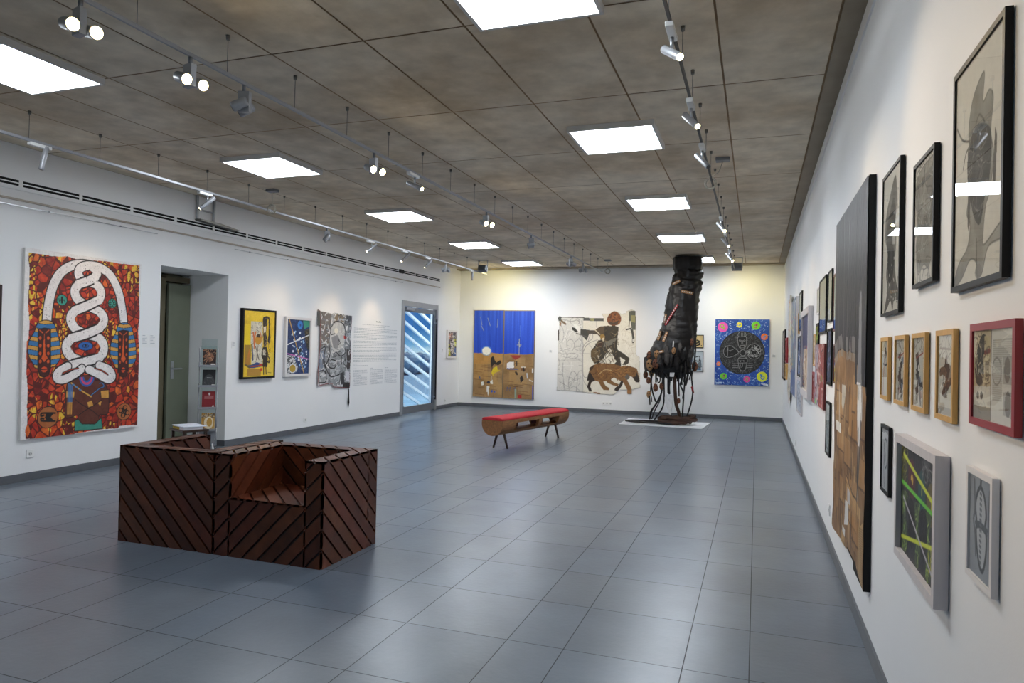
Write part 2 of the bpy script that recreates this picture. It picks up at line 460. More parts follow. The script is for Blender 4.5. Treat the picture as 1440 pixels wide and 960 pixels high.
    def mesh(s, name, parent, y, m=None, x0=None, z0=0.0, dscale=1.0):
        """vertical sheet in the parent's frame: x across, z up, y the wall depth"""
        x0 = -s.w / 2 if x0 is None else x0
        co = np.stack([s.X + x0, y - s.disp * dscale, z0 + s.h - s.Y], -1).reshape(-1, 3)
        idx = np.arange(s.W * s.H).reshape(s.H, s.W)
        q = np.stack([idx[1:, :-1], idx[1:, 1:], idx[:-1, 1:], idx[:-1, :-1]], -1)
        ok = s.mask[1:, :-1] & s.mask[1:, 1:] & s.mask[:-1, 1:] & s.mask[:-1, :-1]
        q = q[ok]
        used = np.unique(q); rm = np.full(s.W * s.H, -1); rm[used] = np.arange(len(used))
        c = lin(np.clip(s.img, 0, 255)).reshape(-1, 3)
        return fast_mesh(name, co[used], rm[q], c[used], m or M['art'], parent, smooth=True)

# wall frames: local x runs left to right as seen from the room, z up, +y into the wall
def on_wall(side, a0, a1, z0, name, label, cat, group=None):
    c = (a0 + a1) / 2
    if side == 'R': return empty(name, (XR, c, z0), -PI / 2, label, cat, group)
    if side == 'L': return empty(name, (XL, c, z0), PI / 2, label, cat, group)
    return empty(name, (c, YB, z0), 0, label, cat, group)

def bars(w, h, fw, y0, y1, wl=None):
    """mitred picture frame, y0 front, y1 back"""
    g = MB(); o = [(-w / 2, 0), (w / 2, 0), (w / 2, h), (-w / 2, h)]
    i = [(-w / 2 + fw, fw), (w / 2 - fw, fw), (w / 2 - fw, h - fw), (-w / 2 + fw, h - fw)]
    V = {}
    for nm, pts, y in (('of', o, y0), ('if', i, y0), ('ob', o, y1), ('ib', i, y1)):
        V[nm] = [g.bm.verts.new((p[0], y, p[1])) for p in pts]
    for k in range(4):
        j = (k + 1) % 4
        for A, B in (('of', 'if'), ('if', 'ib'), ('ib', 'ob'), ('ob', 'of')):
            g.bm.faces.new((V[A][k], V[A][j], V[B][j], V[B][k]))
    return g

def framed(side, a0, a1, z0, z1, d, fw, fmat, art, name, label, glass=True, mount=None, inset=0.006, artmat=None, cat='picture', group=None, gap=0.003):
    w, h = a1 - a0, z1 - z0
    e = on_wall(side, a0, a1, z0, name, label, cat, group)
    bars(w, h, fw, -d - gap, -gap).build('frame', fmat, e)
    A = art(w - 2 * fw, h - 2 * fw)
    MB().box((-w / 2 + fw * .5, -gap - 0.004, fw * .5), (w / 2 - fw * .5, -gap, h - fw * .5)).build('backing', M['blackmat'], e)
    A.mesh('picture', e, -d - gap + inset, artmat or M['artflat'], z0=fw)
    if glass:
        y = -d - gap + inset * .45
        MB().quad([(-w / 2 + fw * .9, y, fw * .9), (w / 2 - fw * .9, y, fw * .9), (w / 2 - fw * .9, y, h - fw * .9), (-w / 2 + fw * .9, y, h - fw * .9)]).build('glass', M['glass'], e)
    return e

def stretched(side, a0, a1, z0, z1, d, art, name, label, edge=None, artmat=None, cat='painting', group=None):
    w, h = a1 - a0, z1 - z0
    e = on_wall(side, a0, a1, z0, name, label, cat, group)
    MB().box((-w / 2, -d, 0), (w / 2, -0.002, h)).build('stretcher', edge or M['linen'], e)
    art(w, h).mesh('painted_front', e, -d - 0.0015, artmat)
    return e
# ------------------------------------------------------------------ artworks, left wall
BLK = (22, 18, 18)
def art_red(w, h):
    c = Art(w, h, (210, 215), (232, 228, 226), [(51, 26), (600, 105), (580, 874), (26, 939)])
    out = [(66, 50), (140, 60), (170, 66), (205, 70), (250, 68), (300, 84), (330, 86), (380, 88), (440, 92), (500, 102), (550, 108), (592, 112),
           (588, 230), (592, 350), (584, 420), (590, 520), (586, 640), (590, 760), (587, 866), (540, 868), (495, 872), (490, 882), (400, 888), (330, 900), (285, 905), (280, 912), (200, 920), (120, 930), (52, 932),
           (50, 890), (60, 860), (58, 780), (62, 700), (55, 620), (56, 540), (58, 470), (66, 460), (70, 380), (64, 300), (68, 200), (70, 120), (66, 90)]
    bg = c.m_poly(out)
    d1, d2, idx = c.voro(620, 3)
    r = np.random.RandomState(5)
    pal = np.array([(186, 48, 22), (206, 74, 26), (148, 34, 22), (196, 60, 30), (170, 42, 20), (214, 98, 34), (226, 150, 44), (160, 56, 30), (120, 26, 20)])
    k = pal[r.choice(len(pal), 620, p=[.2, .17, .17, .14, .1, .08, .05, .05, .04])]
    base = k[idx].astype(float)
    n = c.noise(30, 30, 8)[..., None]; base = base + (n - .5) * 70 * np.array([1, .9, .3])
    base[(d2 - d1) < .011] = (92, 22, 16)
    yel = c.noise(3, 3, 4) > .60
    base[yel & (c.noise(40, 14, 6) > .56) & ((d2 - d1) > .011)] = (232, 190, 60)
    c.img[bg] = base[bg]
    c.scribble(bg, 500, .05, .003, [(120, 30, 20), (240, 170, 60), (70, 18, 14)], 9)
    c.img[~bg] = (232, 228, 226)
    # medallions
    def ring(p, rr, col, kind):
        c.ell(p, rr, rr, col, edge=BLK, ew=.008)
        if kind == 0:
            c.line([(p[0], p[1] - 12), (p[0], p[1] + 12)], .022, BLK); c.line([(p[0] - 10, p[1]), (p[0] + 10, p[1])], .012, BLK); c.line([(p[0] - 15, p[1] - 8), (p[0] - 12, p[1] + 10)], .006, BLK); c.line([(p[0] + 15, p[1] - 8), (p[0] + 12, p[1] + 10)], .006, BLK)
        elif kind == 1:
            for a in range(6):
                q = (p[0] + 11 * math.cos(a * 1.05), p[1] + 12 * math.sin(a * 1.05)); c.ell(q, .017, .017, BLK); c.ell(q, .009, .009, col)
        elif kind == 2:
            for dy in (-20, 18):
                c.line([(p[0] + 34, p[1] + dy), (p[0] - 8, p[1] + dy), (p[0] - 30, p[1] + dy * .9), (p[0] - 32, p[1] + dy * .3), (p[0] - 20, p[1] + dy * .45)], .018, BLK, smooth=True)
            c.poly([(p[0] - 6, p[1] - 20), (p[0] + 30, p[1] - 24), (p[0] + 14, p[1]), (p[0] + 32, p[1] + 20), (p[0] - 4, p[1] + 22), (p[0] - 14, p[1])], BLK)
        else:
            for a in range(4):
                t = a * PI / 2 + .3; q = (p[0] + 15 * math.cos(t), p[1] + 18 * math.sin(t))
                c.ell(q, .034, .034, BLK); c.ell((p[0] + 17 * math.cos(t), p[1] + 20 * math.sin(t)), .020, .020, col)
            c.ell(p, .012, .012, BLK)
    ring((224, 275), .056, (52, 150, 132), 0); ring((462, 291), .052, (52, 150, 132), 1)
    ring((157, 830), .112, (172, 100, 52), 2); ring((518, 803), .096, (172, 100, 52), 3)
    # torso
    skin = (96, 46, 32)
    c.poly([(320, 634), (290, 650), (255, 662), (243, 700), (240, 770), (238, 828), (262, 832), (298, 822), (300, 868), (395, 866), (400, 820), (440, 812), (446, 740), (436, 690), (420, 662), (385, 655), (365, 634)], skin, smooth=1, edge=BLK, ew=.008)
    c.line([(298, 824), (330, 800), (380, 770), (412, 748)], .007, BLK); c.line([(395, 822), (370, 800), (310, 765), (286, 745)], .007, BLK)
    c.poly([(285, 846), (300, 838), (320, 862), (380, 862), (410, 832), (416, 884), (282, 896)], (60, 140, 122), edge=BLK, ew=.008)
    for dx, col in ((.095, (44, 92, 170)), (.075, (206, 70, 110)), (.055, (44, 92, 170)), (.035, skin)):
        c.put(c.m_ell((342, 640), dx, dx * 1.15) & (c.m_poly([(290, 640), (395, 640), (395, 720), (290, 720)])), col)
    gold = (214, 156, 70); blue = (70, 120, 176)
    c.poly([(243, 706), (284, 708), (282, 738), (242, 738)], gold, edge=BLK, ew=.006); c.poly([(406, 704), (446, 700), (446, 740), (410, 740)], gold, edge=BLK, ew=.006)
    for k2 in range(4):
        c.line([(254 + 6 * k2, 670), (252 + 6 * k2, 760)], .012, blue); c.line([(252 + 6 * k2, 760), (250 + 6 * k2, 815)], .011, gold)
    c.line([(268, 668), (310, 700), (362, 732)], .028, BLK); c.line([(268, 668), (310, 700), (362, 732)], .018, gold)
    for a in range(3): c.line([(275 + a * 16, 674 + a * 12), (281 + a * 16, 678 + a * 12)], .018, blue)
    c.line([(362, 726), (400, 695), (422, 684), (414, 668), (402, 670)], .018, BLK, smooth=True); c.line([(362, 726), (400, 695), (422, 684), (414, 668), (402, 670)], .011, blue, smooth=True)
    c.poly([(343, 760), (365, 750), (372, 775), (350, 782)], gold); c.poly([(395, 762), (412, 752), (405, 778)], gold)
    # two white snakes, woven
    wt = (232, 226, 224); TW, OW = .098, .120
    A = [(152, 378), (160, 300), (180, 215), (215, 150), (265, 115), (320, 106), (362, 114), (390, 140), (382, 168), (345, 186), (302, 200), (284, 234), (298, 272), (344, 302), (404, 332), (424, 368), (404, 408), (338, 436), (268, 456), (244, 496), (264, 540), (330, 568), (400, 580)]
    B = [(518, 392), (510, 320), (492, 235), (455, 160), (405, 122), (350, 112), (312, 124), (302, 152), (318, 178), (345, 188), (390, 204), (410, 240), (396, 276), (344, 302), (284, 326), (264, 364), (284, 408), (338, 436), (404, 458), (424, 502), (404, 548), (330, 568), (250, 588)]
    for S in (A, B):
        c.line(S, OW, BLK, smooth=True)
        c.line(S, TW, wt, smooth=True)
    for S, ids in ((A, (7, 10, 13)), (B, ())): pass
    OV = [[(382, 168), (345, 186), (302, 200)], [(396, 276), (344, 302), (284, 326)], [(404, 408), (338, 436), (268, 456)], [(404, 548), (330, 568), (250, 588)]]
    def over(S):
        p = c.cr(S); c.line(p, OW, BLK); c.line(p, TW, wt)
    for S in OV: over(S)
    for S in ([(300, 205), (284, 234), (298, 272)], [(402, 275), (410, 240), (392, 206)], [(404, 334), (424, 368), (404, 406)], [(286, 326), (264, 364), (284, 406)], [(268, 458), (244, 496), (264, 538)], [(404, 460), (424, 502), (404, 546)], [(366, 118), (390, 140), (380, 168)]): c.line(S, TW, wt, smooth=True)
    # edges of the over-bands again
    for a, m, b in OV:
        for dx, dy in ((-5, -26), (5, 26)):
            c.line(c.cr([(m[0] + (a[0] - m[0]) * .7 + dx, m[1] + (a[1] - m[1]) * .7 + dy), (m[0] + dx, m[1] + dy), (m[0] + (b[0] - m[0]) * .7 + dx, m[1] + (b[1] - m[1]) * .7 + dy)]), .010, BLK)
    lob = [(250, 590), (206, 618), (203, 646), (235, 650), (285, 625), (318, 600)]; lob2 = [(400, 584), (448, 606), (462, 640), (440, 650), (395, 625), (352, 604)]
    for S in (lob, lob2): c.line(S, OW * .95, BLK, smooth=True)
    for S in (lob, lob2): c.line(S, TW * .92, wt, smooth=True)
    for S in (lob, lob2): c.put(c.m_poly([(S[0][0], S[0][1])] + S[1:]) * .0, BLK)
    c.line([(228, 622), (262, 606), (300, 598)], .022, BLK, smooth=True); c.line([(380, 598), (415, 610), (440, 628)], .020, BLK, smooth=True)
    c.line([(228, 622), (262, 606), (300, 598)], .010, (180, 60, 24), smooth=True); c.line([(380, 598), (415, 610), (440, 628)], .009, (180, 60, 24), smooth=True)
    c.line([(330, 606), (336, 624)], .010, BLK)
    wm = (c.img.min(-1) > 200) & bg
    c.scatter(wm, 420, .003, .005, [(120, 110, 110)], 4)
    c.ell((336, 493), .088, .046, (40, 96, 168), edge=BLK); c.ell((336, 493), .044, .02, BLK); c.ell((336, 493), .036, .014, (40, 96, 168)); c.ell((336, 493), .013, .013, BLK)
    # striped masks
    for mx, my, sx in ((140, 500, 1.0), (514, 506, .80)):
        def T_(pts): return [(mx + (x - 140) * sx, my + (y - 500) * (1 if sx == 1 else .96)) for x, y in pts]
        hd = T_([(95, 425), (112, 385), (148, 372), (182, 385), (200, 430), (212, 480), (214, 545), (196, 580), (180, 590), (104, 596), (88, 575), (66, 530), (70, 470)])
        hm = c.m_poly(c.cr(hd, True)); c.line(c.cr(hd, True) + [c.cr(hd, True)[0]], .016, BLK)
        c.put(hm, (58, 118, 172))
        p = c.P([(mx, my)])[0]
        st = np.sin((c.Y - p[1]) * 2 * PI / .098 + np.abs(c.X - p[0]) * 10)
        c.put(hm & (st > .15), (214, 158, 72)); c.put(hm & (np.abs(st - .15) < .22), BLK, .7)
        fc = T_([(112, 414), (140, 408), (170, 412), (170, 600), (158, 634), (138, 640), (120, 634), (110, 605)])
        c.poly(fc, (66, 24, 18), edge=BLK, ew=.010)
        for sgn in (-1, 1):
            for k2, yy in enumerate((455, 492, 528, 566)):
                c.ell(T_([(140 + sgn * 19, yy)])[0], .015 * sx, .019, (206, 84, 34))
            c.line(T_([(140 + sgn * 8, 430), (140 + sgn * 22, 418)]), .012, (206, 84, 34))
        c.poly(T_([(140, 425), (146, 530), (156, 550), (140, 568), (126, 552), (134, 530)]), (212, 88, 34))
        c.ell(T_([(140, 604)])[0], .034 * sx, .03, (206, 74, 34)); c.line(T_([(124, 604), (156, 602)]), .01, BLK)
    c.mottle(10, 20, 3)
    return c
stretched('L', 5.15, 6.60, 0.44, 2.45, 0.035, art_red, 'hanging_painting', 'large red and orange painting of white coiling snakes on white canvas, left wall')

def art_sliver(w, h):
    c = Art(w, h, 60, (120, 22, 24)); c.mottle(30, 6, 3); c.put(c.V < .03, BLK); c.put(c.U > .96, (40, 12, 14)); c.put(c.V > .8, (30, 14, 16)); return c
stretched('L', 3.75, 4.93, 1.10, 2.04, 0.03, art_sliver, 'hanging_painting', 'dark red painting cut off by the left edge of the photo', edge=M['black'])

def art_yellow(w, h):
    c = Art(w, h, (220, 220), (232, 196, 44), [(97, 112), (415, 130), (403, 815), (88, 822)])
    c.mottle(26, 4, 1); c.mottle(12, 25, 2)
    c.poly([(97, 260), (160, 262), (160, 480), (95, 480)], (238, 206, 30), .9)
    c.poly([(103, 480), (165, 482), (165, 695), (100, 700)], (158, 122, 44), .95); c.poly([(132, 735), (272, 738), (270, 812), (130, 812)], (176, 130, 52), .95)
    c.poly([(330, 560), (405, 560), (402, 810), (330, 812)], (226, 198, 96), .5)
    c.poly([(165, 230), (285, 235), (288, 680), (240, 690), (170, 680), (178, 480), (163, 470)], (206, 200, 186), .95)
    m = c.m_poly([(165, 230), (285, 235), (288, 680), (240, 690), (170, 680)])
    c.scribble(m, 90, .06, .006, [(110, 104, 100), (230, 226, 214), (150, 146, 140)], 3)
    c.line([(188, 350), (196, 400), (200, 470), (205, 520)], .03, (204, 104, 52)); c.line([(215, 345), (205, 400), (206, 460)], .026, (212, 120, 60)); c.line([(260, 350), (275, 400), (270, 450)], .02, (204, 120, 70))
    c.ell((243, 430), .075, .07, (196, 140, 44)); c.poly([(222, 380), (240, 362), (262, 372), (262, 404), (222, 400)], (66, 50, 36))
    c.line([(176, 480), (186, 640)], .03, (70, 74, 96)); c.line([(215, 500), (250, 640)], .012, (60, 54, 50)); c.line([(240, 490), (225, 640)], .010, (90, 60, 50))
    c.poly([(135, 700), (180, 690), (230, 665), (262, 680), (285, 690), (286, 712), (200, 728), (145, 728)], (48, 74, 132)); c.line([(170, 712), (280, 700)], .02, (160, 60, 40)); c.line([(110, 690), (150, 720)], .03, (100, 84, 48))
    c.ell((272, 744), .035, .022, (206, 66, 34)); c.line([(260, 690), (285, 700)], .03, (190, 54, 40))
    for a in range(6): c.line([(112 + 8 * a, 690), (150, 530)], .006, (214, 120, 50), .7)
    dk = (46, 36, 26)
    c.poly([(286, 210), (292, 182), (330, 168), (356, 182), (364, 230), (360, 300), (370, 400), (366, 452), (352, 470), (338, 440), (348, 380), (350, 210), (336, 205), (332, 280), (290, 282)], dk)
    c.poly([(290, 282), (328, 282), (322, 360), (334, 400), (330, 470), (318, 500), (300, 500), (296, 470)], (88, 70, 52)); c.poly([(296, 285), (322, 285), (318, 345), (298, 350)], (222, 210, 186)); c.line([(318, 360), (326, 410), (300, 470)], .02, dk); c.line([(300, 380), (306, 450)], .02, dk)
    c.poly([(296, 500), (330, 505), (340, 540), (345, 600), (340, 650), (335, 720), (288, 715), (290, 640), (274, 600), (280, 530)], dk); c.poly([(290, 535), (318, 535), (320, 595), (292, 590)], (206, 196, 176))
    c.line([(338, 590), (362, 640), (356, 670), (342, 662)], .022, dk, smooth=True); c.line([(298, 715), (300, 795)], .022, dk); c.line([(322, 715), (326, 792)], .020, dk)
    c.scribble(c.m_poly([(286, 170), (370, 170), (370, 720), (280, 720)]), 40, .07, .006, [(120, 100, 70), (30, 22, 18), (160, 140, 100)], 8)
    c.line([(345, 778), (378, 782)], .008, (110, 90, 30))
    return c
framed('L', 8.41, 9.165, 0.96, 2.02, 0.055, 0.032, M['black'], art_yellow, 'yellow_painting', 'yellow collage painting of a dark figure in a black frame, left wall', glass=False, artmat=M['art'], cat='painting')

def art_blue(w, h):
    c = Art(w, h, (230, 220), (36, 58, 104), [(553, 205), (790, 222), (770, 778), (535, 785)])
    c.mottle(26, 12, 2); c.scribble(c.U >= 0, 260, .09, .005, [(24, 36, 66), (60, 92, 150), (46, 74, 128)], 1)
    c.poly([(722, 218), (790, 222), (788, 282), (732, 312)], (58, 150, 122)); c.ell((690, 268), .068, .072, (54, 128, 206)); c.ell((692, 270), .02, .022, (40, 74, 130))
    c.poly([(735, 330), (788, 300), (782, 470), (770, 560), (740, 430)], (40, 40, 42)); c.scribble(c.m_poly([(735, 330), (788, 300), (782, 560), (740, 430)]), 60, .05, .006, [(120, 98, 60), (90, 76, 44)], 5)
    ms = c.m_poly([(600, 330), (680, 330), (760, 500), (760, 670), (720, 760), (640, 640), (600, 520)])
    c.scatter(ms, 70, .010, .024, [(226, 232, 240), (150, 190, 226), (240, 244, 246)], 3); c.ell((690, 535), .03, .04, (20, 28, 40))
    mb = c.m_poly([(548, 585), (625, 595), (640, 660), (665, 720), (640, 765), (537, 782)])
    c.put(mb, (222, 222, 222)); c.scribble(mb, 160, .03, .008, [(24, 24, 28)], 4)
    c.ell((607, 725), .094, .078, (222, 222, 222)); c.ell((607, 725), .078, .062, (186, 150, 50))
    c.line([(578, 208), (722, 770)], .022, (196, 156, 84)); c.line([(545, 480), (790, 372)], .018, (236, 236, 236)); c.line([(540, 566), (782, 632)], .016, (214, 108, 184))
    return c
framed('L', 9.42, 10.11, 0.963, 1.945, 0.05, 0.042, M['whiteframe'], art_blue, 'blue_painting', 'dark blue abstract painting with crossing lines in a white frame, left wall', glass=False, artmat=M['art'], cat='painting', inset=0.02)

def art_cloth(w, h):
    c = Art(w, h, (190, 180), (150, 152, 154), [(64, 58), (328, 86), (314, 681), (49, 705)])
    c.mottle(46, 9, 2, 14)
    c.poly([(85, 90), (165, 110), (150, 330), (84, 370)], (112, 104, 98)); c.poly([(195, 112), (262, 120), (258, 180), (196, 178)], (128, 112, 92)); c.poly([(262, 122), (322, 128), (316, 200), (264, 190)], (74, 76, 82)); c.poly([(285, 380), (315, 380), (310, 520), (285, 530)], (60, 52, 52)); c.poly([(80, 370), (125, 360), (120, 540), (76, 540)], (120, 132, 150))
    c.scribble(c.U >= 0, 300, .10, .020, [(206, 206, 206), (178, 182, 188), (120, 122, 126), (104, 106, 110), (224, 222, 220)], 4)
    c.scribble(c.U >= 0, 60, .12, .010, [(40, 38, 40), (232, 230, 228)], 6)
    c.poly([(165, 215), (205, 172), (250, 190), (270, 260), (262, 330), (225, 390), (180, 385), (160, 300)], (206, 204, 200), .75, smooth=1); c.poly([(170, 290), (215, 270), (236, 310), (215, 372), (180, 370)], (128, 128, 132), .9); c.ell((208, 240), .06, .05, (228, 222, 208))
    c.poly([(262, 275), (290, 285), (275, 305), (262, 300)], (186, 44, 38)); c.poly([(280, 205), (294, 200), (288, 240), (276, 236)], (232, 232, 230))
    for P in ([(165, 230), (150, 330), (155, 420), (130, 500)], [(160, 220), (205, 172), (255, 190), (278, 260)], [(270, 260), (280, 350), (270, 430), (285, 520)], [(150, 470), (150, 510), (185, 520), (196, 470), (165, 455)], [(120, 370), (118, 470), (160, 580), (240, 560)], [(245, 440), (240, 560), (262, 640)], [(240, 560), (225, 640)], [(76, 545), (120, 545), (125, 620), (76, 630)], [(86, 380), (120, 365), (112, 470), (126, 520)], [(200, 400), (240, 430), (275, 405)]):
        c.line(P, .020, (24, 22, 24), smooth=True)
    c.line([(170, 270), (196, 262)], .016, BLK); c.line([(220, 300), (236, 330), (222, 345)], .014, BLK, smooth=True); c.line([(196, 375), (222, 380)], .014, BLK)
    c.poly([(256, 626), (308, 628), (306, 668), (254, 664)], (34, 28, 30)); c.poly([(270, 545), (304, 545), (302, 620), (274, 618)], (210, 206, 212)); c.poly([(232, 560), (262, 545), (266, 640), (240, 640)], (52, 52, 56))
    c.line([(84, 90), (82, 300), (76, 480), (64, 640)], .014, (150, 50, 40)); c.line([(322, 128), (314, 380), (306, 660)], .010, (130, 44, 48)); c.line([(66, 655), (150, 632), (175, 640), (176, 660), (300, 670)], .012, (130, 40, 40))
    out = [(72, 76), (90, 92), (130, 100), (165, 112), (182, 108), (198, 104), (250, 116), (322, 127), (320, 220), (314, 300), (316, 400), (308, 520), (310, 600), (307, 672), (240, 672), (190, 668), (176, 660), (172, 640), (130, 645), (64, 660), (62, 600), (66, 550), (76, 470), (78, 330), (82, 205), (60, 200), (64, 140)]
    c.poly([(72, 76), (60, 200), (82, 205), (86, 95)], (70, 72, 70))
    c.mask = c.m_poly(out)
    c.disp = (c.noise(4, 2, 5) - .3) * .05 + .012
    return c
e = on_wall('L', 10.30, 11.42, 0.66, 'hanging_collage', 'unframed grey cloth collage of a seated figure with ragged edges, left wall', 'collage')
art_cloth(1.12, 1.50).mesh('painted_cloth', e, -0.004)
MB().box((-.40, -.012, 1.28), (.40, -.001, 1.30)).build('hanging_batten', M['wash'], e)
MB().box((-.40, -.010, .12), (.40, -.001, .14)).build('hanging_batten', M['wash'], e)
g = MB(); g.tube([(0.49, -0.02, 0.02), (0.492, -0.018, -0.12), (0.488, -0.022, -0.24), (0.49, -0.016, -0.33)], [.008, .014, .02, .006], 6); g.build('hanging_strip', M['blackmat'], e)

def art_small(w, h):
    c = Art(w, h, 160, (120, 112, 110)); c.mottle(40, 10, 2)
    c.poly([(.1, .05), (.5, .02), (.55, .35), (.1, .3)], (206, 160, 140)); c.poly([(.5, .02), (1, .05), (1, .3), (.6, .3)], (90, 80, 84)); c.poly([(.65, .3), (1, .28), (.98, .6), (.7, .55)], (206, 206, 70)); c.poly([(.05, .5), (.3, .5), (.3, 1), (.02, 1)], (206, 200, 60)); c.poly([(.6, .68), (1, .62), (1, 1), (.6, 1)], (84, 108, 160))
    c.ell((.5, .58), .13, .2, (206, 196, 186)); c.scribble(c.U >= 0, 60, .14, .016, [(24, 22, 24), (230, 226, 220), (60, 54, 60)], 4); return c
framed('L', 15.68, 16.25, 1.225, 1.925, 0.05, 0.045, M['whiteframe'], art_small, 'small_painting', 'small multicoloured portrait in a white frame, right of the glass door', glass=False, artmat=M['art'], cat='painting')

# wall text: lettering too small to read, drawn as rows of word strokes
e = on_wall('L', 11.48, 13.22, 0.66, 'wall_text', 'pale grey exhibition text printed on the wall left of the glass door', 'wall text')
g = MB(); r = random.Random(3)
def words(g, x0, x1, z, hgt, y=-0.0015):
    x = x0
    while x < x1 - .01:
        l = min(r.uniform(.02, .085), x1 - x); g.quad([(x, y, z), (x + l, y, z), (x + l, y, z + hgt), (x, y, z + hgt)]); x += l + .012
z = 1.29
words(g, -.55, .55, 1.245, .010); words(g, -.25, .35, 1.205, .010)
zz = 1.165
for row in range(22):
    end = .84 if row % 4 != 3 else r.uniform(.0, .6)
    words(g, -.84, end, zz, .011); zz -= .0285 if row % 4 != 3 else .038
words(g, -.84, -.70, .475, .011); words(g, -.84, -.30, .445, .009)
for cxx in (-.84, -.22, .36):
    words(g, cxx, cxx + .12, .385, .011); zz = .35
    for row in range(13):
        words(g, cxx, cxx + (.52 if row % 5 != 4 else .3), zz, .010); zz -= .0235
g.build('text_lines', M['text'], e)
g = MB(); r = random.Random(5)
x = -.02
for k in range(8):
    hh = .03 if k in (0, 2, 5) else .022
    g.quad([(x, -.0015, 1.31), (x + .016, -.0015, 1.31), (x + .016, -.0015, 1.31 + hh), (x, -.0015, 1.31 + hh)]); x += .024
t = g.build('text_heading', M['textdark'], e); t['label'] = 'darker heading above the wall text'

def caption(side, a, z, w, h, label, n=1):
    e = on_wall(side, a - w / 2, a + w / 2, z, 'caption_sign', label, 'caption')
    for k in range(n):
        x0 = -w / 2 + k * (w / n) + .004; cd = MB().box((x0, -.003, 0), (x0 + w / n - .012, -.0005, h)).build('card', M['plastic'], e)
        x0 = -w / 2 + k * (w / n) + .015; g = MB()
        for q in range(6): g.quad([(x0, -.0036, h * (.9 - q * .12)), (x0 + (w / n - .05) * (1 if q % 3 else .6), -.0036, h * (.9 - q * .12)), (x0 + (w / n - .05) * (1 if q % 3 else .6), -.0036, h * (.9 - q * .12) + .008), (x0, -.0036, h * (.9 - q * .12) + .008)])
        g.build('print', M['text'], cd)
caption('L', 6.78, 1.42, .24, .16, 'pale printed caption sheets between the red snake painting and the doorway', 2)
caption('L', 8.29, 1.42, .10, .10, 'small caption card on the wall left of the yellow painting')
caption('L', 15.5, 1.36, .10, .10, 'small caption card between the glass door and small portrait')
caption('B', -4.78, 1.40, .11, .08, 'small caption card on the back wall left of the rider collage')
caption('B', .37, 1.40, .11, .08, 'small caption card right of the round-disc painting on the back wall')

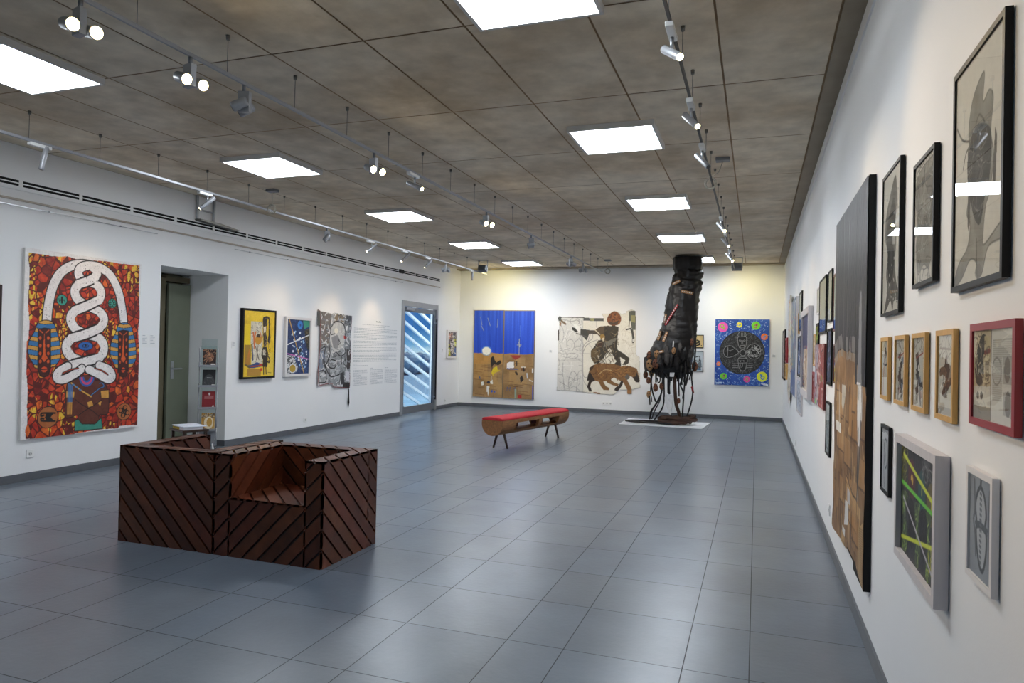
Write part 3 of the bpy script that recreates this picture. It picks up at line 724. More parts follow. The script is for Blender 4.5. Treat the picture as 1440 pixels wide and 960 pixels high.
# ------------------------------------------------------------------ artworks, back wall
def art_desert(w, h, part):
    c = Art(w, h, 110, (44, 84, 200))
    sky = c.V < .50
    c.img += (c.noise(26, .6, 3 + part)[..., None] - .5) * 44 * np.array([1, 1, 1.1]); c.img -= (c.V * 20)[..., None] * np.array([1, 1, .3])
    hz = .492 + .006 * np.sin(c.U * 9 + part * 2); dm = c.V > hz
    c.put(dm, (158, 122, 78)); n = c.noise(6, 6, 8 + part)[..., None]
    c.img = np.where(dm[..., None], c.img + (n - .5) * np.array([70, 60, 50]), c.img)
    r = np.random.RandomState(2 + part)
    for k in range(16):
        x, y = r.uniform(0, .9), r.uniform(.52, .95); ww, hh = r.uniform(.15, .5), r.uniform(.05, .15)
        col = np.array([(142, 108, 70), (180, 144, 98), (190, 150, 92), (168, 138, 100)][r.randint(4)])
        c.put(c.m_poly([(x, y), (min(1, x + ww), y + .01), (min(1, x + ww), min(1, y + hh)), (x, min(1, y + hh))]) & dm, col, .5)
    for k in range(12): y = r.uniform(.54, .98); x = r.uniform(0, .7); c.line([(x, y), (x + .3, y + .008)], .010, (98, 66, 36), .8)
    if part == 0:
        c.put(dm & (c.V < .62), (206, 150, 74), .5); c.put(dm & (c.U < .5) & (c.V < .8), (206, 146, 60), .22)
        c.ell((.44, .47), .145, .125, (120, 170, 226), .6); c.ell((.44, .47), .115, .10, (244, 240, 226))
        c.poly([(.58, .56), (.66, .52), (.72, .57), (.78, .6), (.9, .57), (.95, .6), (.85, .63), (.7, .62), (.62, .66), (.58, .6)], (46, 38, 30)); c.line([(.64, .62), (.64, .70)], .02, (60, 44, 34)); c.poly([(.66, .67), (.8, .64), (.84, .70), (.7, .72), (.68, .76), (.62, .72)], (222, 196, 40)); c.poly([(.66, .70), (.92, .68), (.9, .69), (.7, .73)], (214, 184, 50))
        c.poly([(.28, .83), (.36, .82), (.38, .86), (.3, .87)], (236, 234, 226)); c.ell((.53, .83), .05, .03, (34, 36, 60)); c.line([(.62, .76), (.62, .82)], .02, (190, 184, 170)); c.poly([(.58, .82), (.66, .80), (.68, .85), (.6, .85)], (236, 232, 222)); c.poly([(.47, .87), (.56, .87), (.55, .95), (.52, .99), (.5, .94), (.47, .94)], (238, 236, 230)); c.ell((.65, .93), .025, .03, (50, 90, 190)); c.ell((.74, .935), .018, .02, (50, 90, 190)); c.line([(.22, .77), (.24, .79)], .03, (60, 90, 150))
        for P in ([(.22, .08), (.27, .17)], [(.25, .18), (.34, .24)], [(.46, .09), (.55, .18)], [(.8, .1), (.78, .2)]): c.line(P, .012, (196, 190, 140), .8)
    else:
        c.poly([(.22, .51), (.55, .51), (.55, .53), (.4, .56), (.3, .535)], (158, 54, 44)); c.poly([(.12, .60), (.2, .585), (.34, .58), (.36, .65), (.12, .66)], (238, 232, 230)); c.poly([(.13, .655), (.48, .66), (.48, .67), (.13, .668)], (56, 88, 150)); c.line([(.44, .58), (.44, .62)], .03, (60, 46, 40)); c.poly([(.58, .63), (.73, .63), (.73, .68), (.58, .68)], (120, 80, 44)); c.line([(.6, .64), (.72, .64)], .03, (226, 220, 206)); c.line([(.66, .65), (.68, .68)], .04, (34, 30, 30))
        c.line([(.42, .70), (.46, .72)], .05, (60, 46, 34)); c.poly([(.55, .76), (.62, .73), (.68, .78), (.58, .82)], (52, 42, 40)); c.line([(.78, .71), (.8, .76)], .035, (196, 200, 206)); c.poly([(.94, .65), (1, .65), (1, .70), (.94, .70)], (226, 222, 210)); c.line([(.86, .78), (.98, .80)], .02, (230, 226, 214))
        for x in (.13, .22, .38): c.line([(x - .02, .89), (x + .03, .87), (x + .01, .91)], .012, (70, 84, 140))
        c.line([(.42, .9), (.42, .99)], .05, (150, 170, 150)); c.poly([(.5, .955), (.62, .95), (.62, .995), (.5, .995)], (188, 42, 38)); c.poly([(.96, .84), (1, .84), (1, 1), (.96, 1)], (44, 84, 190))
        c.line([(.53, .17), (.53, .30)], .008, (120, 150, 220)); c.line([(.51, .32), (.51, .50)], .014, (206, 196, 150)); c.line([(.44, .39), (.58, .39)], .012, (206, 196, 150)); c.line([(.5, .36), (.53, .41)], .02, (190, 186, 160))
    e0 = .012; c.put((c.U < e0 / w) | (c.U > 1 - e0 / w) | (c.V < e0 / h), (128, 112, 88)); return c
e = on_wall('B', -6.83, -5.20, 0.255, 'hanging_painting', 'tall two-panel painting with blue sky over sandy collage ground, back wall', 'painting')
for k in range(2):
    x0 = -.815 + k * .817; w2 = .812
    MB().box((x0, -.04, 0 if k == 0 else -.01), (x0 + w2, -.002, 2.205 if k == 0 else 2.20)).build('panel', mat('plywood_panel_%s' % 'ab'[k], (120, 96, 66), .7), e)
    art_desert(w2, 2.205, k).mesh('painted_front', e, -.042, x0=x0, z0=0 if k == 0 else -.01)

def art_rider(w, h):
    c = Art(w, h, 105, (226, 221, 208), [(54.3, 62.1), (828.4, 61.5), (814.1, 829.7), (39.7, 796.9)])
    c.mottle(9, 3, 1); wht = (226, 222, 212)
    out = [(82, 160), (100, 142), (118, 152), (300, 150), (302, 142), (312, 158), (470, 162), (455, 125), (520, 125), (560, 100), (600, 112), (622, 125), (662, 120), (660, 104), (710, 88), (744, 102), (745, 300), (748, 470), (778, 492), (782, 750), (710, 768), (712, 804), (672, 806), (668, 770), (606, 768), (555, 812), (440, 806), (360, 795), (180, 776), (75, 772), (80, 560), (88, 380), (82, 350), (84, 262), (98, 258), (98, 210)]
    # quilted white ground
    q = c.m_poly(out)
    c.put(q & (c.m_poly([(80, 160), (300, 150), (300, 790), (60, 790)])), (206, 204, 200), .7)
    gl = (150, 148, 146)
    for P in ([(92, 516), (296, 516)], [(90, 462), (360, 462)], [(296, 160), (296, 780)], [(410, 130), (410, 240)]): c.line(P, .014, (176, 172, 166), .7)
    for (x, y, rx, ry) in ((192, 392, .10, .15), (262, 392, .12, .14), (120, 480, .12, .14), (230, 190, .12, .1), (110, 300, .08, .2), (210, 480, .14, .07), (340, 560, .16, .5)):
        c.put(c.m_ell((x, y), rx, ry) & ~c.m_ell((x, y), rx - .012, ry - .012), gl, .8)
    for P in ([(110, 170), (200, 190), (250, 180), (280, 220)], [(130, 540), (128, 640), (140, 770)], [(180, 770), (178, 680), (210, 610), (250, 660), (240, 780)], [(300, 440), (340, 380), (420, 345)], [(330, 260), (360, 280), (340, 360)], [(80, 640), (120, 640)], [(100, 700), (170, 740)], [(380, 300), (372, 340), (300, 410), (300, 640), (340, 660)]):
        c.line(P, .012, (130, 126, 124), smooth=True, a=.8)
    c.scribble(c.m_poly([(85, 170), (296, 170), (296, 780), (80, 780)]) & q, 90, .25, .009, [(150, 148, 146), (190, 188, 186), (236, 234, 230)], 7)
    c.scribble(c.m_poly([(610, 140), (745, 300), (748, 470), (778, 492), (780, 750), (640, 640)]) & q, 60, .2, .008, [(196, 186, 168), (236, 232, 222)], 3)
    dk = (58, 52, 44)
    c.poly([(302, 156), (472, 164), (474, 190), (302, 184)], (84, 86, 84)); c.poly([(360, 162), (396, 162), (390, 188), (358, 184)], (150, 148, 104)); c.line([(110, 152), (302, 156)], .03, (90, 88, 80)); c.line([(90, 165), (150, 212)], .045, (116, 94, 70)); c.poly([(82, 160), (100, 142), (118, 152), (112, 184), (92, 186)], (80, 84, 76)); c.poly([(84, 262), (96, 258), (94, 350), (82, 352)], (60, 50, 42)); c.poly([(98, 190), (116, 200), (112, 230), (98, 222)], (140, 110, 80))
    c.poly([(684, 104), (744, 98), (745, 260), (710, 264), (700, 190), (686, 180)], (92, 94, 84)); c.poly([(700, 140), (740, 140), (738, 200), (704, 196)], (150, 144, 100)); c.line([(664, 260), (700, 250), (714, 290)], .03, (60, 58, 54)); c.line([(714, 270), (722, 330), (720, 365)], .05, (70, 70, 66)); c.line([(690, 170), (686, 240)], .02, (60, 58, 54)); c.ell((724, 350), .03, .04, (210, 208, 200))
    # horn / arm to the left
    c.poly([(204, 236), (232, 246), (256, 276), (240, 284), (208, 262)], (50, 48, 44)); c.poly([(274, 254), (350, 262), (352, 290), (330, 352), (278, 300)], (66, 66, 62)); c.line([(240, 290), (330, 320)], .02, (90, 88, 84)); c.poly([(212, 208), (240, 210), (276, 250), (276, 290), (250, 270)], (232, 230, 224)); c.poly([(330, 264), (420, 268), (430, 300), (340, 294)], (76, 70, 62))
    # body
    c.poly([(390, 270), (440, 234), (520, 225), (540, 262), (500, 300), (470, 340), (430, 310)], (88, 74, 56)); c.poly([(480, 240), (560, 224), (600, 240), (590, 320), (584, 380), (590, 430), (640, 460), (690, 500), (684, 540), (660, 558), (630, 556), (656, 520), (610, 490), (620, 560), (600, 600), (550, 590), (550, 560), (580, 530), (540, 460), (500, 450), (470, 500), (430, 545), (392, 545), (364, 490), (364, 440), (420, 370), (470, 330)], dk)
    c.poly([(364, 440), (430, 396), (446, 440), (420, 540), (392, 545), (366, 500)], (98, 80, 52)); c.poly([(416, 370), (430, 345), (466, 360), (460, 420), (420, 400)], (62, 40, 26)); c.poly([(480, 370), (560, 330), (582, 330), (560, 380), (470, 410)], (112, 108, 98)); c.ell((462, 322), .06, .07, (150, 118, 60)); c.ell((470, 342), .03, .04, (226, 214, 180)); c.poly([(505, 430), (525, 415), (545, 452), (520, 456)], (222, 216, 200))
    c.line([(424, 480), (440, 520)], .02, (206, 198, 180)); c.line([(540, 480), (550, 520)], .02, (200, 190, 170)); c.line([(400, 262), (440, 300)], .02, (226, 214, 190)); c.scribble(c.m_poly([(364, 440), (480, 240), (600, 240), (600, 600), (392, 545)]), 80, .16, .012, [(40, 36, 30), (110, 96, 74), (78, 66, 50), (140, 126, 100)], 3)
    # head
    hd = [(500, 178), (520, 130), (560, 102), (604, 126), (620, 170), (604, 212), (560, 226), (520, 216)]
    c.poly(hd, (122, 70, 38), smooth=1); c.scribble(c.m_poly(hd), 30, .14, .012, [(86, 48, 30), (150, 92, 52), (70, 40, 26)], 2); c.poly([(508, 190), (560, 200), (600, 180), (590, 216), (530, 218)], (74, 56, 46))
    # striding bear
    br = (126, 90, 52)
    c.poly([(330, 690), (340, 640), (352, 600), (380, 560), (440, 540), (550, 548), (620, 570), (690, 565), (752, 588), (762, 620), (776, 690), (744, 704), (712, 660), (690, 650), (660, 665), (700, 740), (712, 770), (708, 806), (672, 806), (676, 770), (640, 700), (606, 690), (560, 664), (530, 680), (560, 705), (600, 720), (594, 740), (550, 730), (500, 706), (500, 690), (470, 700), (490, 735), (520, 752), (516, 772), (470, 768), (448, 740), (430, 700), (400, 690), (370, 700), (358, 740), (376, 782), (350, 782), (332, 740), (350, 690), (352, 660), (336, 692)], br)
    c.poly([(330, 690), (345, 625), (360, 620), (400, 690), (366, 706), (358, 740), (376, 782), (350, 784), (332, 742), (350, 690)], (46, 34, 26)); c.poly([(560, 770), (575, 745), (600, 735), (618, 690), (640, 690), (630, 730), (606, 762), (590, 784)], (44, 34, 28)); c.poly([(752, 618), (776, 690), (770, 706), (744, 704), (716, 662), (740, 655)], (42, 34, 28)); c.poly([(352, 580), (400, 552), (380, 590), (352, 620)], (66, 48, 32))
    c.scribble(c.m_poly([(352, 600), (440, 540), (690, 565), (752, 588), (712, 660), (606, 690), (430, 700)]), 90, .14, .012, [(110, 72, 36), (164, 116, 62), (90, 58, 30)], 6); c.line([(430, 640), (480, 600), (540, 605)], .014, (196, 170, 120), smooth=True); c.ell((672, 660), .06, .06, (96, 90, 84)); c.line([(640, 690), (684, 772)], .05, (128, 88, 50)); c.poly([(674, 770), (710, 770), (708, 806), (672, 806)], (150, 104, 58)); c.poly([(380, 785), (440, 792), (446, 804), (400, 802)], (140, 96, 56))
    c.line(out + [out[0]], .014, (120, 112, 104), .8)
    c.mask = c.m_poly(out); c.disp = (c.noise(2, 2, 5) - .4) * .03 + .006
    return c
e = on_wall('B', -4.72, -2.48, 0.42, 'hanging_collage', 'large unframed white collage of a figure riding a brown bear, back wall', 'collage')
art_rider(2.24, 2.14).mesh('quilted_sheet', e, -0.006)
MB().box((-.9, -.006, 1.6), (.8, -.001, 1.63)).build('hanging_batten', M['wash'], e)
MB().box((-.9, -.006, .2), (.6, -.001, .23)).build('hanging_batten', M['wash'], e)

def art_p1(w, h):
    c = Art(w, h, 160, (212, 186, 130)); c.mottle(20, 6, 1); c.line([(.45, .75), (.7, .6), (.8, .75), (.6, .85)], .03, BLK, smooth=True); c.line([(.62, .4), (.78, .5)], .03, BLK); c.line([(.3, .3), (.5, .45)], .02, (120, 90, 50)); c.ell((.9, .85), .012, .012, BLK); return c
framed('B', -1.52, -1.15, 1.60, 1.90, 0.02, 0.016, M['black'], art_p1, 'small_picture', 'small tan drawing in a black frame beside the hanging sculpture, upper of two', glass=False)
def art_p2(w, h):
    c = Art(w, h, 160, (190, 200, 206)); c.mottle(26, 5, 1); c.line([(.5, .3), (.8, .25), (.75, .5), (.5, .45)], .018, BLK, smooth=True); c.poly([(.6, .7), (.9, .4), (.95, .8), (.7, .95)], (98, 108, 116)); c.line([(.4, .5), (.9, .9)], .016, (60, 64, 70)); c.poly([(.4, .85), (.9, .86), (.9, .97), (.4, .96)], (60, 100, 130)); return c
framed('B', -1.52, -1.15, 1.06, 1.53, 0.02, 0.016, M['black'], art_p2, 'small_picture', 'small pale blue drawing in a black frame beside the hanging sculpture, lower of two', glass=False)

def art_circle(w, h):
    c = Art(w, h, 190, (40, 82, 168), [(88.2, 109.5), (699.5, 112.7), (686.8, 865.2), (75.3, 843.8)])
    c.mottle(22, 5, 3); c.scribble(c.U >= 0, 420, .05, .007, [(150, 190, 226), (206, 222, 236), (90, 140, 206), (26, 60, 130)], 2); c.scatter(c.U >= 0, 500, .003, .008, [(226, 234, 240), (130, 176, 222)], 3)
    R_ = .487; p0 = (386, 486)
    c.ell(p0, R_, R_, (34, 33, 34)); m = c.m_ell(p0, R_ - .01, R_ - .01); gy = (158, 158, 158)
    c.scribble(m, 900, .04, .005, [(96, 96, 98), (120, 120, 120), (78, 78, 80)], 5)
    def motif(pts, **k): c.poly(pts, (20, 20, 21), smooth=1, edge=gy, ew=.010)
    motif([(345, 310), (430, 305), (436, 380), (420, 430), (392, 446), (362, 432), (344, 380)]); motif([(352, 262), (390, 248), (424, 262), (426, 300), (350, 304)])
    for x in (362, 380, 398, 414): c.line([(x, 262), (x, 300)], .008, gy)
    for sx in (-1, 1): c.line([(390 + sx * 8, 350), (390 + sx * 30, 340), (390 + sx * 36, 352), (390 + sx * 10, 360)], .009, gy); c.line([(390 + sx * 4, 350), (390 + sx * 8, 388)], .008, gy)
    c.poly([(366, 402), (416, 400), (410, 430), (372, 432)], BLK, edge=gy, ew=.008); c.line([(372, 410), (412, 408)], .012, gy)
    motif([(180, 470), (205, 420), (260, 408), (310, 440), (350, 480), (300, 520), (240, 538), (196, 520)]); c.line([(190, 470), (240, 465), (290, 450)], .009, gy); c.line([(230, 420), (225, 520)], .009, gy); c.line([(250, 455), (262, 500), (290, 500)], .009, gy); c.ell((250, 490), .03, .03, BLK); c.ell((228, 445), .02, .012, gy)
    motif([(440, 470), (470, 405), (530, 385), (585, 420), (600, 480), (575, 540), (510, 556), (460, 530)]); mm = c.m_ell((520, 470), .145, .145); c.scribble(mm, 70, .08, .012, [gy, (190, 190, 190), (30, 30, 30)], 8); c.ell((612, 478), .022, .05, (24, 24, 24), edge=gy, ew=.006)
    c.ell((398, 486), .058, .062, (28, 28, 28), edge=gy, ew=.010); c.line([(340, 476), (372, 480)], .009, gy); c.line([(422, 484), (450, 470)], .009, gy)
    motif([(350, 545), (440, 545), (436, 640), (420, 680), (392, 690), (368, 678), (352, 640)]); c.line([(350, 552), (440, 550)], .012, gy); c.line([(352, 602), (440, 600)], .010, gy); c.line([(394, 604), (394, 640), (378, 650)], .009, gy); c.line([(372, 620), (364, 672)], .008, gy); c.line([(420, 616), (424, 660)], .008, gy); c.scatter(c.m_ell((385, 578), .06, .03), 8, .006, .008, [gy], 2)
    for sx in (-1, 1):
        for k in range(3): c.line([(394 + sx * 50, 610 + k * 22), (394 + sx * 112, 608 + k * 22)], .009, gy)
    def disc(p, rr, col, sc, kind):
        c.ell(p, rr, rr, col); a = kind; dx, dy = math.cos(a), math.sin(a); k = rr * 300
        o = (p[0] - dx * k * .4, p[1] - dy * k * .4); c.ell(o, rr * .42, rr * .42, sc); c.ell(o, rr * .24, rr * .24, col)
        t = (p[0] + dx * k * .9, p[1] + dy * k * .9); c.line([(p[0] - dx * k * .05, p[1] - dy * k * .05), t], rr * .18, sc)
        q = (p[0] + dx * k * .55, p[1] + dy * k * .55); c.line([(q[0] - dy * k * .4, q[1] + dx * k * .4), (q[0] + dy * k * .4, q[1] - dx * k * .4)], rr * .18, sc)
    disc((172, 198), .112, (232, 92, 178), (146, 190, 60), .9); disc((358, 174), .060, (240, 228, 50), (60, 130, 190), 0); disc((545, 182), .092, (120, 214, 44), (168, 44, 96), -1.0); disc((640, 307), .072, (240, 120, 30), (90, 150, 200), -.7)
    disc((124, 611), .046, (236, 124, 40), (120, 160, 190), 0); disc((180, 750), .074, (110, 208, 46), (150, 50, 90), -1.0); disc((442, 785), .070, (226, 76, 158), (120, 180, 70), 1.6); disc((612, 756), .112, (222, 230, 44), (50, 120, 190), -2.1)
    c.scribble(c.m_poly([(600, 822), (680, 840), (680, 862), (600, 850)]), 16, .05, .01, [(232, 238, 240)], 1); c.scribble(c.m_poly([(80, 810), (190, 815), (185, 838), (80, 835)]), 22, .05, .008, [(200, 220, 234)], 4)
    return c
stretched('B', -0.90, 0.26, 0.775, 2.26, 0.035, art_circle, 'hanging_painting', 'blue painting of a black disc of masks with bright colour spots, back wall')
# ------------------------------------------------------------------ artworks, right wall
def ink(seed, shape):
    def f(w, h):
        c = Art(w, h, (300, 480), (222, 215, 204)); c.mottle(6, 4, seed)
        n = c.noise(6, 4, seed + 1); n2 = c.noise(18, 10, seed + 2)
        for pts, col, a in shape:
            m = c.m_poly(c.cr(pts, True)); dark = np.array(col, float)
            c.put(m, dark, a)
            c.img = np.where(m[..., None], c.img + ((n - .5) * 90 + (n2 - .5) * 60)[..., None], c.img)
            c.line(c.cr(pts, True) + [c.cr(pts, True)[0]], .005, dark * .55, .7)
        return c
    return f
def artA(w, h):
    c = ink(3, [([(.36, .20), (.48, .14), (.62, .12), (.60, .24), (.72, .22), (.80, .27), (.76, .40), (.82, .50), (.80, .58), (.74, .66), (.68, .70), (.64, .80), (.66, .86), (.98, .80), (1.02, .86), (.78, .87), (.70, .90), (.62, .98), (.52, .98), (.50, .92), (.36, .90), (.18, .97), (-.02, 1.0), (.10, .90), (.30, .84), (.36, .74), (.28, .68), (.34, .58), (.28, .48), (.32, .40), (.30, .30)], (132, 126, 116), .85)])(w, h)
    c.img = c.img
    m = c.m_poly(c.cr([(.32, .36), (.52, .32), (.74, .38), (.78, .48), (.74, .60), (.66, .66), (.58, .76), (.48, .74), (.38, .66), (.30, .56), (.28, .44)], True)); c.put(m, (40, 37, 36), .92)
    c.mottle(0, 3); c.img = np.where(m[..., None], c.img + ((c.noise(10, 6, 5) - .5) * 90)[..., None], c.img)
    c.put(c.m_poly([(.30, .60), (.36, .60), (.34, .78), (.30, .74)]), (60, 54, 50), .8); c.put(c.m_poly([(.84, .40), (.88, .44), (.86, .62), (.80, .66)]), (60, 54, 50), .9)
    for P in ([(.02, .24), (.16, .32), (.34, .36)], [(.18, .46), (.24, .40), (.32, .38)], [(.42, .34), (.52, .28), (.64, .34), (.58, .36), (.46, .36)], [(.42, .56), (.6, .54), (.74, .50)], [(.44, .70), (.6, .68)], [(.5, .82), (.52, .96), (.56, 1.05)]): c.line(P, .006, (70, 64, 58), smooth=True)
    c.scribble(m, 60, .06, .003, [(150, 142, 132), (30, 28, 26)], 2); c.put(c.m_ell((.55, .965), .03, .02), (120, 112, 104), .7); return c
def artB(w, h):
    c = ink(8, [([(.05, .12), (.35, .05), (.7, .04), (.95, .06), (.98, .3), (.9, .5), (.95, .75), (.75, .9), (.5, .86), (.2, .92), (.08, .7), (.14, .5), (.04, .3)], (132, 126, 118), .8)])(w, h)
    m = c.m_poly([(.1, .15), (.9, .1), (.9, .55), (.15, .6)]); c.put(m & (c.noise(9, 5, 4) > .5), (98, 94, 90), .6); c.put(m & (c.noise(14, 9, 6) > .58), (52, 50, 48), .6)
    c.line([(.45, .05), (.55, .22), (.85, .28), (.9, .4)], .006, (60, 56, 54), smooth=True); c.scribble(c.U >= 0, 70, .10, .004, [(70, 66, 62), (176, 170, 160)], 3)
    for x in (.15, .3, .5, .7, .85): c.line([(x, .6), (x + .04, .98)], .008, (120, 114, 108), .6)
    return c
def artC(w, h):
    c = ink(14, [([(.15, .30), (.4, .16), (.68, .06), (.78, .2), (.72, .40), (.78, .52), (.72, .66), (.80, .80), (.98, .92), (.7, .93), (.62, .99), (.5, .92), (.28, .97), (.12, .99), (.3, .84), (.22, .72), (.3, .56), (.14, .46)], (98, 92, 86), .85)])(w, h)
    m = c.m_poly(c.cr([(.28, .34), (.6, .2), (.7, .36), (.62, .52), (.68, .62), (.6, .76), (.36, .78), (.3, .60), (.2, .44)], True)); c.put(m, (40, 37, 36), .88); c.img = np.where(m[..., None], c.img + ((c.noise(10, 6, 5) - .5) * 90)[..., None], c.img)
    c.put(c.m_poly([(.56, .46), (.72, .47), (.70, .54), (.58, .53)]), (206, 200, 190), .9); c.scatter(c.m_poly([(.3, .6), (.7, .6), (.9, .95), (.2, .95)]), 40, .003, .007, [(224, 218, 208), (60, 56, 54)], 4)
    for P in ([(.9, .78), (.85, .88), (.92, .93)], [(.4, .85), (.3, .95)], [(.6, .9), (.62, 1.0)], [(.1, .42), (.3, .40), (.74, .44)]): c.line(P, .006, (80, 74, 70), smooth=True)
    return c
framed('R', 1.92, 2.375, 1.69, 2.33, 0.018, 0.016, M['black'], artA, 'ink_drawing', 'largest black-framed ink figure drawing, top right of the right wall')
framed('R', 2.605, 2.93, 1.75, 2.205, 0.018, 0.014, M['black'], artB, 'ink_drawing', 'middle black-framed grey ink drawing, smallest of three on the right wall')
framed('R', 3.185, 3.615, 1.68, 2.32, 0.018, 0.014, M['black'], artC, 'ink_drawing', 'tall black-framed ink drawing right beside the black and brown panel')

def art_D(w, h):
    c = Art(w, h, (140, 330), (40, 39, 43)); c.mottle(9, 3, 2, 1)
    L = c.U < .735
    # black upper part with cracks and grooves
    for P in ([(.30, .0), (.32, .2), (.34, .42)], [(.03, .10), (.12, .30), (.16, .46)], [(.48, .05), (.46, .25), (.44, .40)]): c.line(P, .030, (8, 8, 8), smooth=True); c.line([(p_[0] + .022, p_[1]) for p_ in P], .016, (96, 94, 96), smooth=True)
    c.line([(.735, 0), (.735, 1)], .034, (6, 6, 6)); c.line([(.76, .38), (.86, .33), (.98, .25)], .016, (10, 10, 11)); c.line([(.8, .28), (.9, .20), (.98, .15)], .014, (12, 12, 13))
    wob = (c.noise(3, .6, 4) - .5) * .05
    dm = np.where(L, c.V > .425 + wob, c.V > .505 + wob * .6)
    n = c.noise(4, 7, 6)[..., None]; n2 = c.noise(20, 5, 7)[..., None]
    br = np.array((136, 102, 65)) + (n - .5) * np.array([90, 76, 60]) + (n2 - .5) * 36
    c.img = np.where(dm[..., None], br, c.img)
    gm = (np.abs(c.V - .415 - wob) < .035) & L & (c.noise(14, 3, 9) > .42); c.put(gm, (150, 146, 142), .7)
    r = np.random.RandomState(4)
    for k in range(34):
        x, y = r.uniform(0, .9), r.uniform(.48, .95); ww, hh = r.uniform(.05, .3), r.uniform(.03, .14); col = [(128, 92, 56), (184, 142, 92), (140, 110, 78), (196, 160, 108), (170, 122, 66)][r.randint(5)]
        m = c.m_poly([(x, y), (min(.99, x + ww), y + .004), (min(.99, x + ww), y + hh), (x, y + hh)]) & dm
        c.put(m, col, .6); c.line([(x, y + hh), (min(.99, x + ww), y + hh)], .012, (74, 50, 30), .8); c.line([(x, y), (x, y + hh)], .026, (84, 58, 34), .7)
    for k in range(60):
        x, y = r.uniform(0, 1), r.uniform(.46, .98); c.line([(x, y), (x + r.uniform(-.02, .02), y + r.uniform(.02, .09))], .022, [(70, 48, 30), (210, 180, 130), (54, 40, 30)][r.randint(3)], .7)
    # white paint falling over the joint
    m = c.m_poly(c.cr([(.83, .30), (.88, .28), (.90, .46), (.93, .55), (.90, .62), (.86, .74), (.83, .80), (.81, .66), (.79, .52), (.82, .42)], True))
    c.put(m & (c.noise(20, 3, 3) > .36), (166, 166, 168), .75); c.put(m & (c.V > .5) & (c.V < .66) & (c.noise(20, 4, 5) > .42), (236, 234, 230), .95); c.line([(.83, .62), (.82, .80)], .03, (40, 34, 32)); c.line([(.90, .60), (.84, .76)], .035, (60, 52, 46), .8)
    c.poly([(.3, .52), (.44, .52), (.44, .55), (.36, .60), (.3, .58)], (206, 204, 196), .8); c.poly([(.12, .64), (.3, .64), (.3, .67), (.12, .67)], (226, 222, 214)); c.line([(.2, .53), (.24, .64)], .03, (200, 190, 176))
    c.poly([(.55, .80), (.64, .80), (.64, .84), (.55, .84)], (196, 194, 196)); c.poly([(.48, .845), (.58, .84), (.56, .905), (.46, .92)], (214, 212, 210)); c.poly([(.40, .93), (.5, .93), (.5, .95), (.4, .95)], (220, 218, 214))
    c.poly([(.88, .86), (.985, .83), (.985, .995), (.88, .97)], (182, 152, 104)); 
    for k in range(26): y = .85 + k * .0056; c.line([(.89, y + .008), (.98, y)], .006, (110, 80, 48), .8)
    c.poly([(.5, .765), (.72, .80), (.8, .79), (.8, .83), (.5, .785)], (190, 150, 100), .8); c.line([(.5, .77), (.72, .80), (.82, .80), (.82, .86)], .012, (70, 50, 32))
    bot = [(0, -.01), (1.01, -.01), (1.01, .992), (.86, .975), (.82, .962), (.80, .958), (.57, .964), (.55, .975), (.3, .985), (.02, 1.0), (-.005, .99), (.02, .9), (-.005, .8)]
    c.mask = c.m_poly(bot); c.disp = (c.noise(6, 4, 3) - .4) * .012 * dm + .004 * ~dm
    return c
e = on_wall('R', 3.92, 5.42, 0.29, 'hanging_collage', 'tall black and brown cardboard mixed media panel on the right wall', 'panel')
g = MB(); g.box((-.73, -.030, .05), (-.005 + .35, -.002, 2.12)); g.build('backing_board', M['blackmat'], e)
g = MB(); g.box((.352, -.034, .02), (.75, -.002, 2.13)); g.build('backing_board', M['blackmat'], e)
art_D(1.5, 2.13).mesh('collaged_front', e, -.0355, M['artgloss'])

def paper_fig(seed, pal):
    def f(w, h):
        c = Art(w, h, (340, 480), (206, 200, 188)); c.mottle(8, 10, seed)
        r = np.random.RandomState(seed)
        c.scribble(c.V < .3, 20, .05, .003, [(150, 140, 130), (120, 110, 100)], seed)
        if pal == 1:
            c.line([(.45, .12), (.65, .22), (.8, .32), (.72, .42), (.5, .44), (.2, .42)], .009, (50, 40, 36), smooth=True); c.line([(.4, .2), (.3, .5), (.25, .8), (.22, .98)], .008, (170, 80, 60), smooth=True); c.line([(.55, .16), (.4, .36)], .02, (80, 60, 50))
        elif pal == 4:
            c.poly([(.45, .30), (.55, .24), (.62, .34), (.9, .40), (.92, .56), (.70, .66), (.55, .74), (.62, .78), (.40, .78), (.25, .74), (.38, .64), (.52, .54), (.3, .5), (.1, .52), (.12, .42), (.4, .38)], (88, 58, 38), smooth=1); c.line([(.1, .16), (.9, .18)], .006, (150, 130, 120)); c.poly([(0, .9), (1, .9), (1, 1), (0, 1)], (170, 166, 160)); c.scribble(c.m_poly([(.3, .3), (.9, .4), (.6, .78), (.25, .74)]), 16, .05, .004, [(140, 100, 66), (50, 34, 24)], 1)
        else:
            for k in range(9):
                x, y = .5 + r.uniform(-.22, .22), .25 + k * .07; c.poly([(x - .15, y), (x + .1, y - .05), (x + .16, y + .05), (x - .05, y + .1)], [(90, 62, 48), (60, 42, 36), (150, 96, 70), (40, 34, 34), (120, 130, 150)][r.randint(5)], .9)
            c.line([(.5, .6), (.62, .95)], .016, (60, 40, 34)); c.line([(.4, .6), (.3, .9)], .012, (80, 54, 46)); c.ell((.42, .44), .008, .012, (226, 222, 214)); c.line([(.2, .3), (.8, .22)], .005, (150, 60, 50))
        return c
    return f
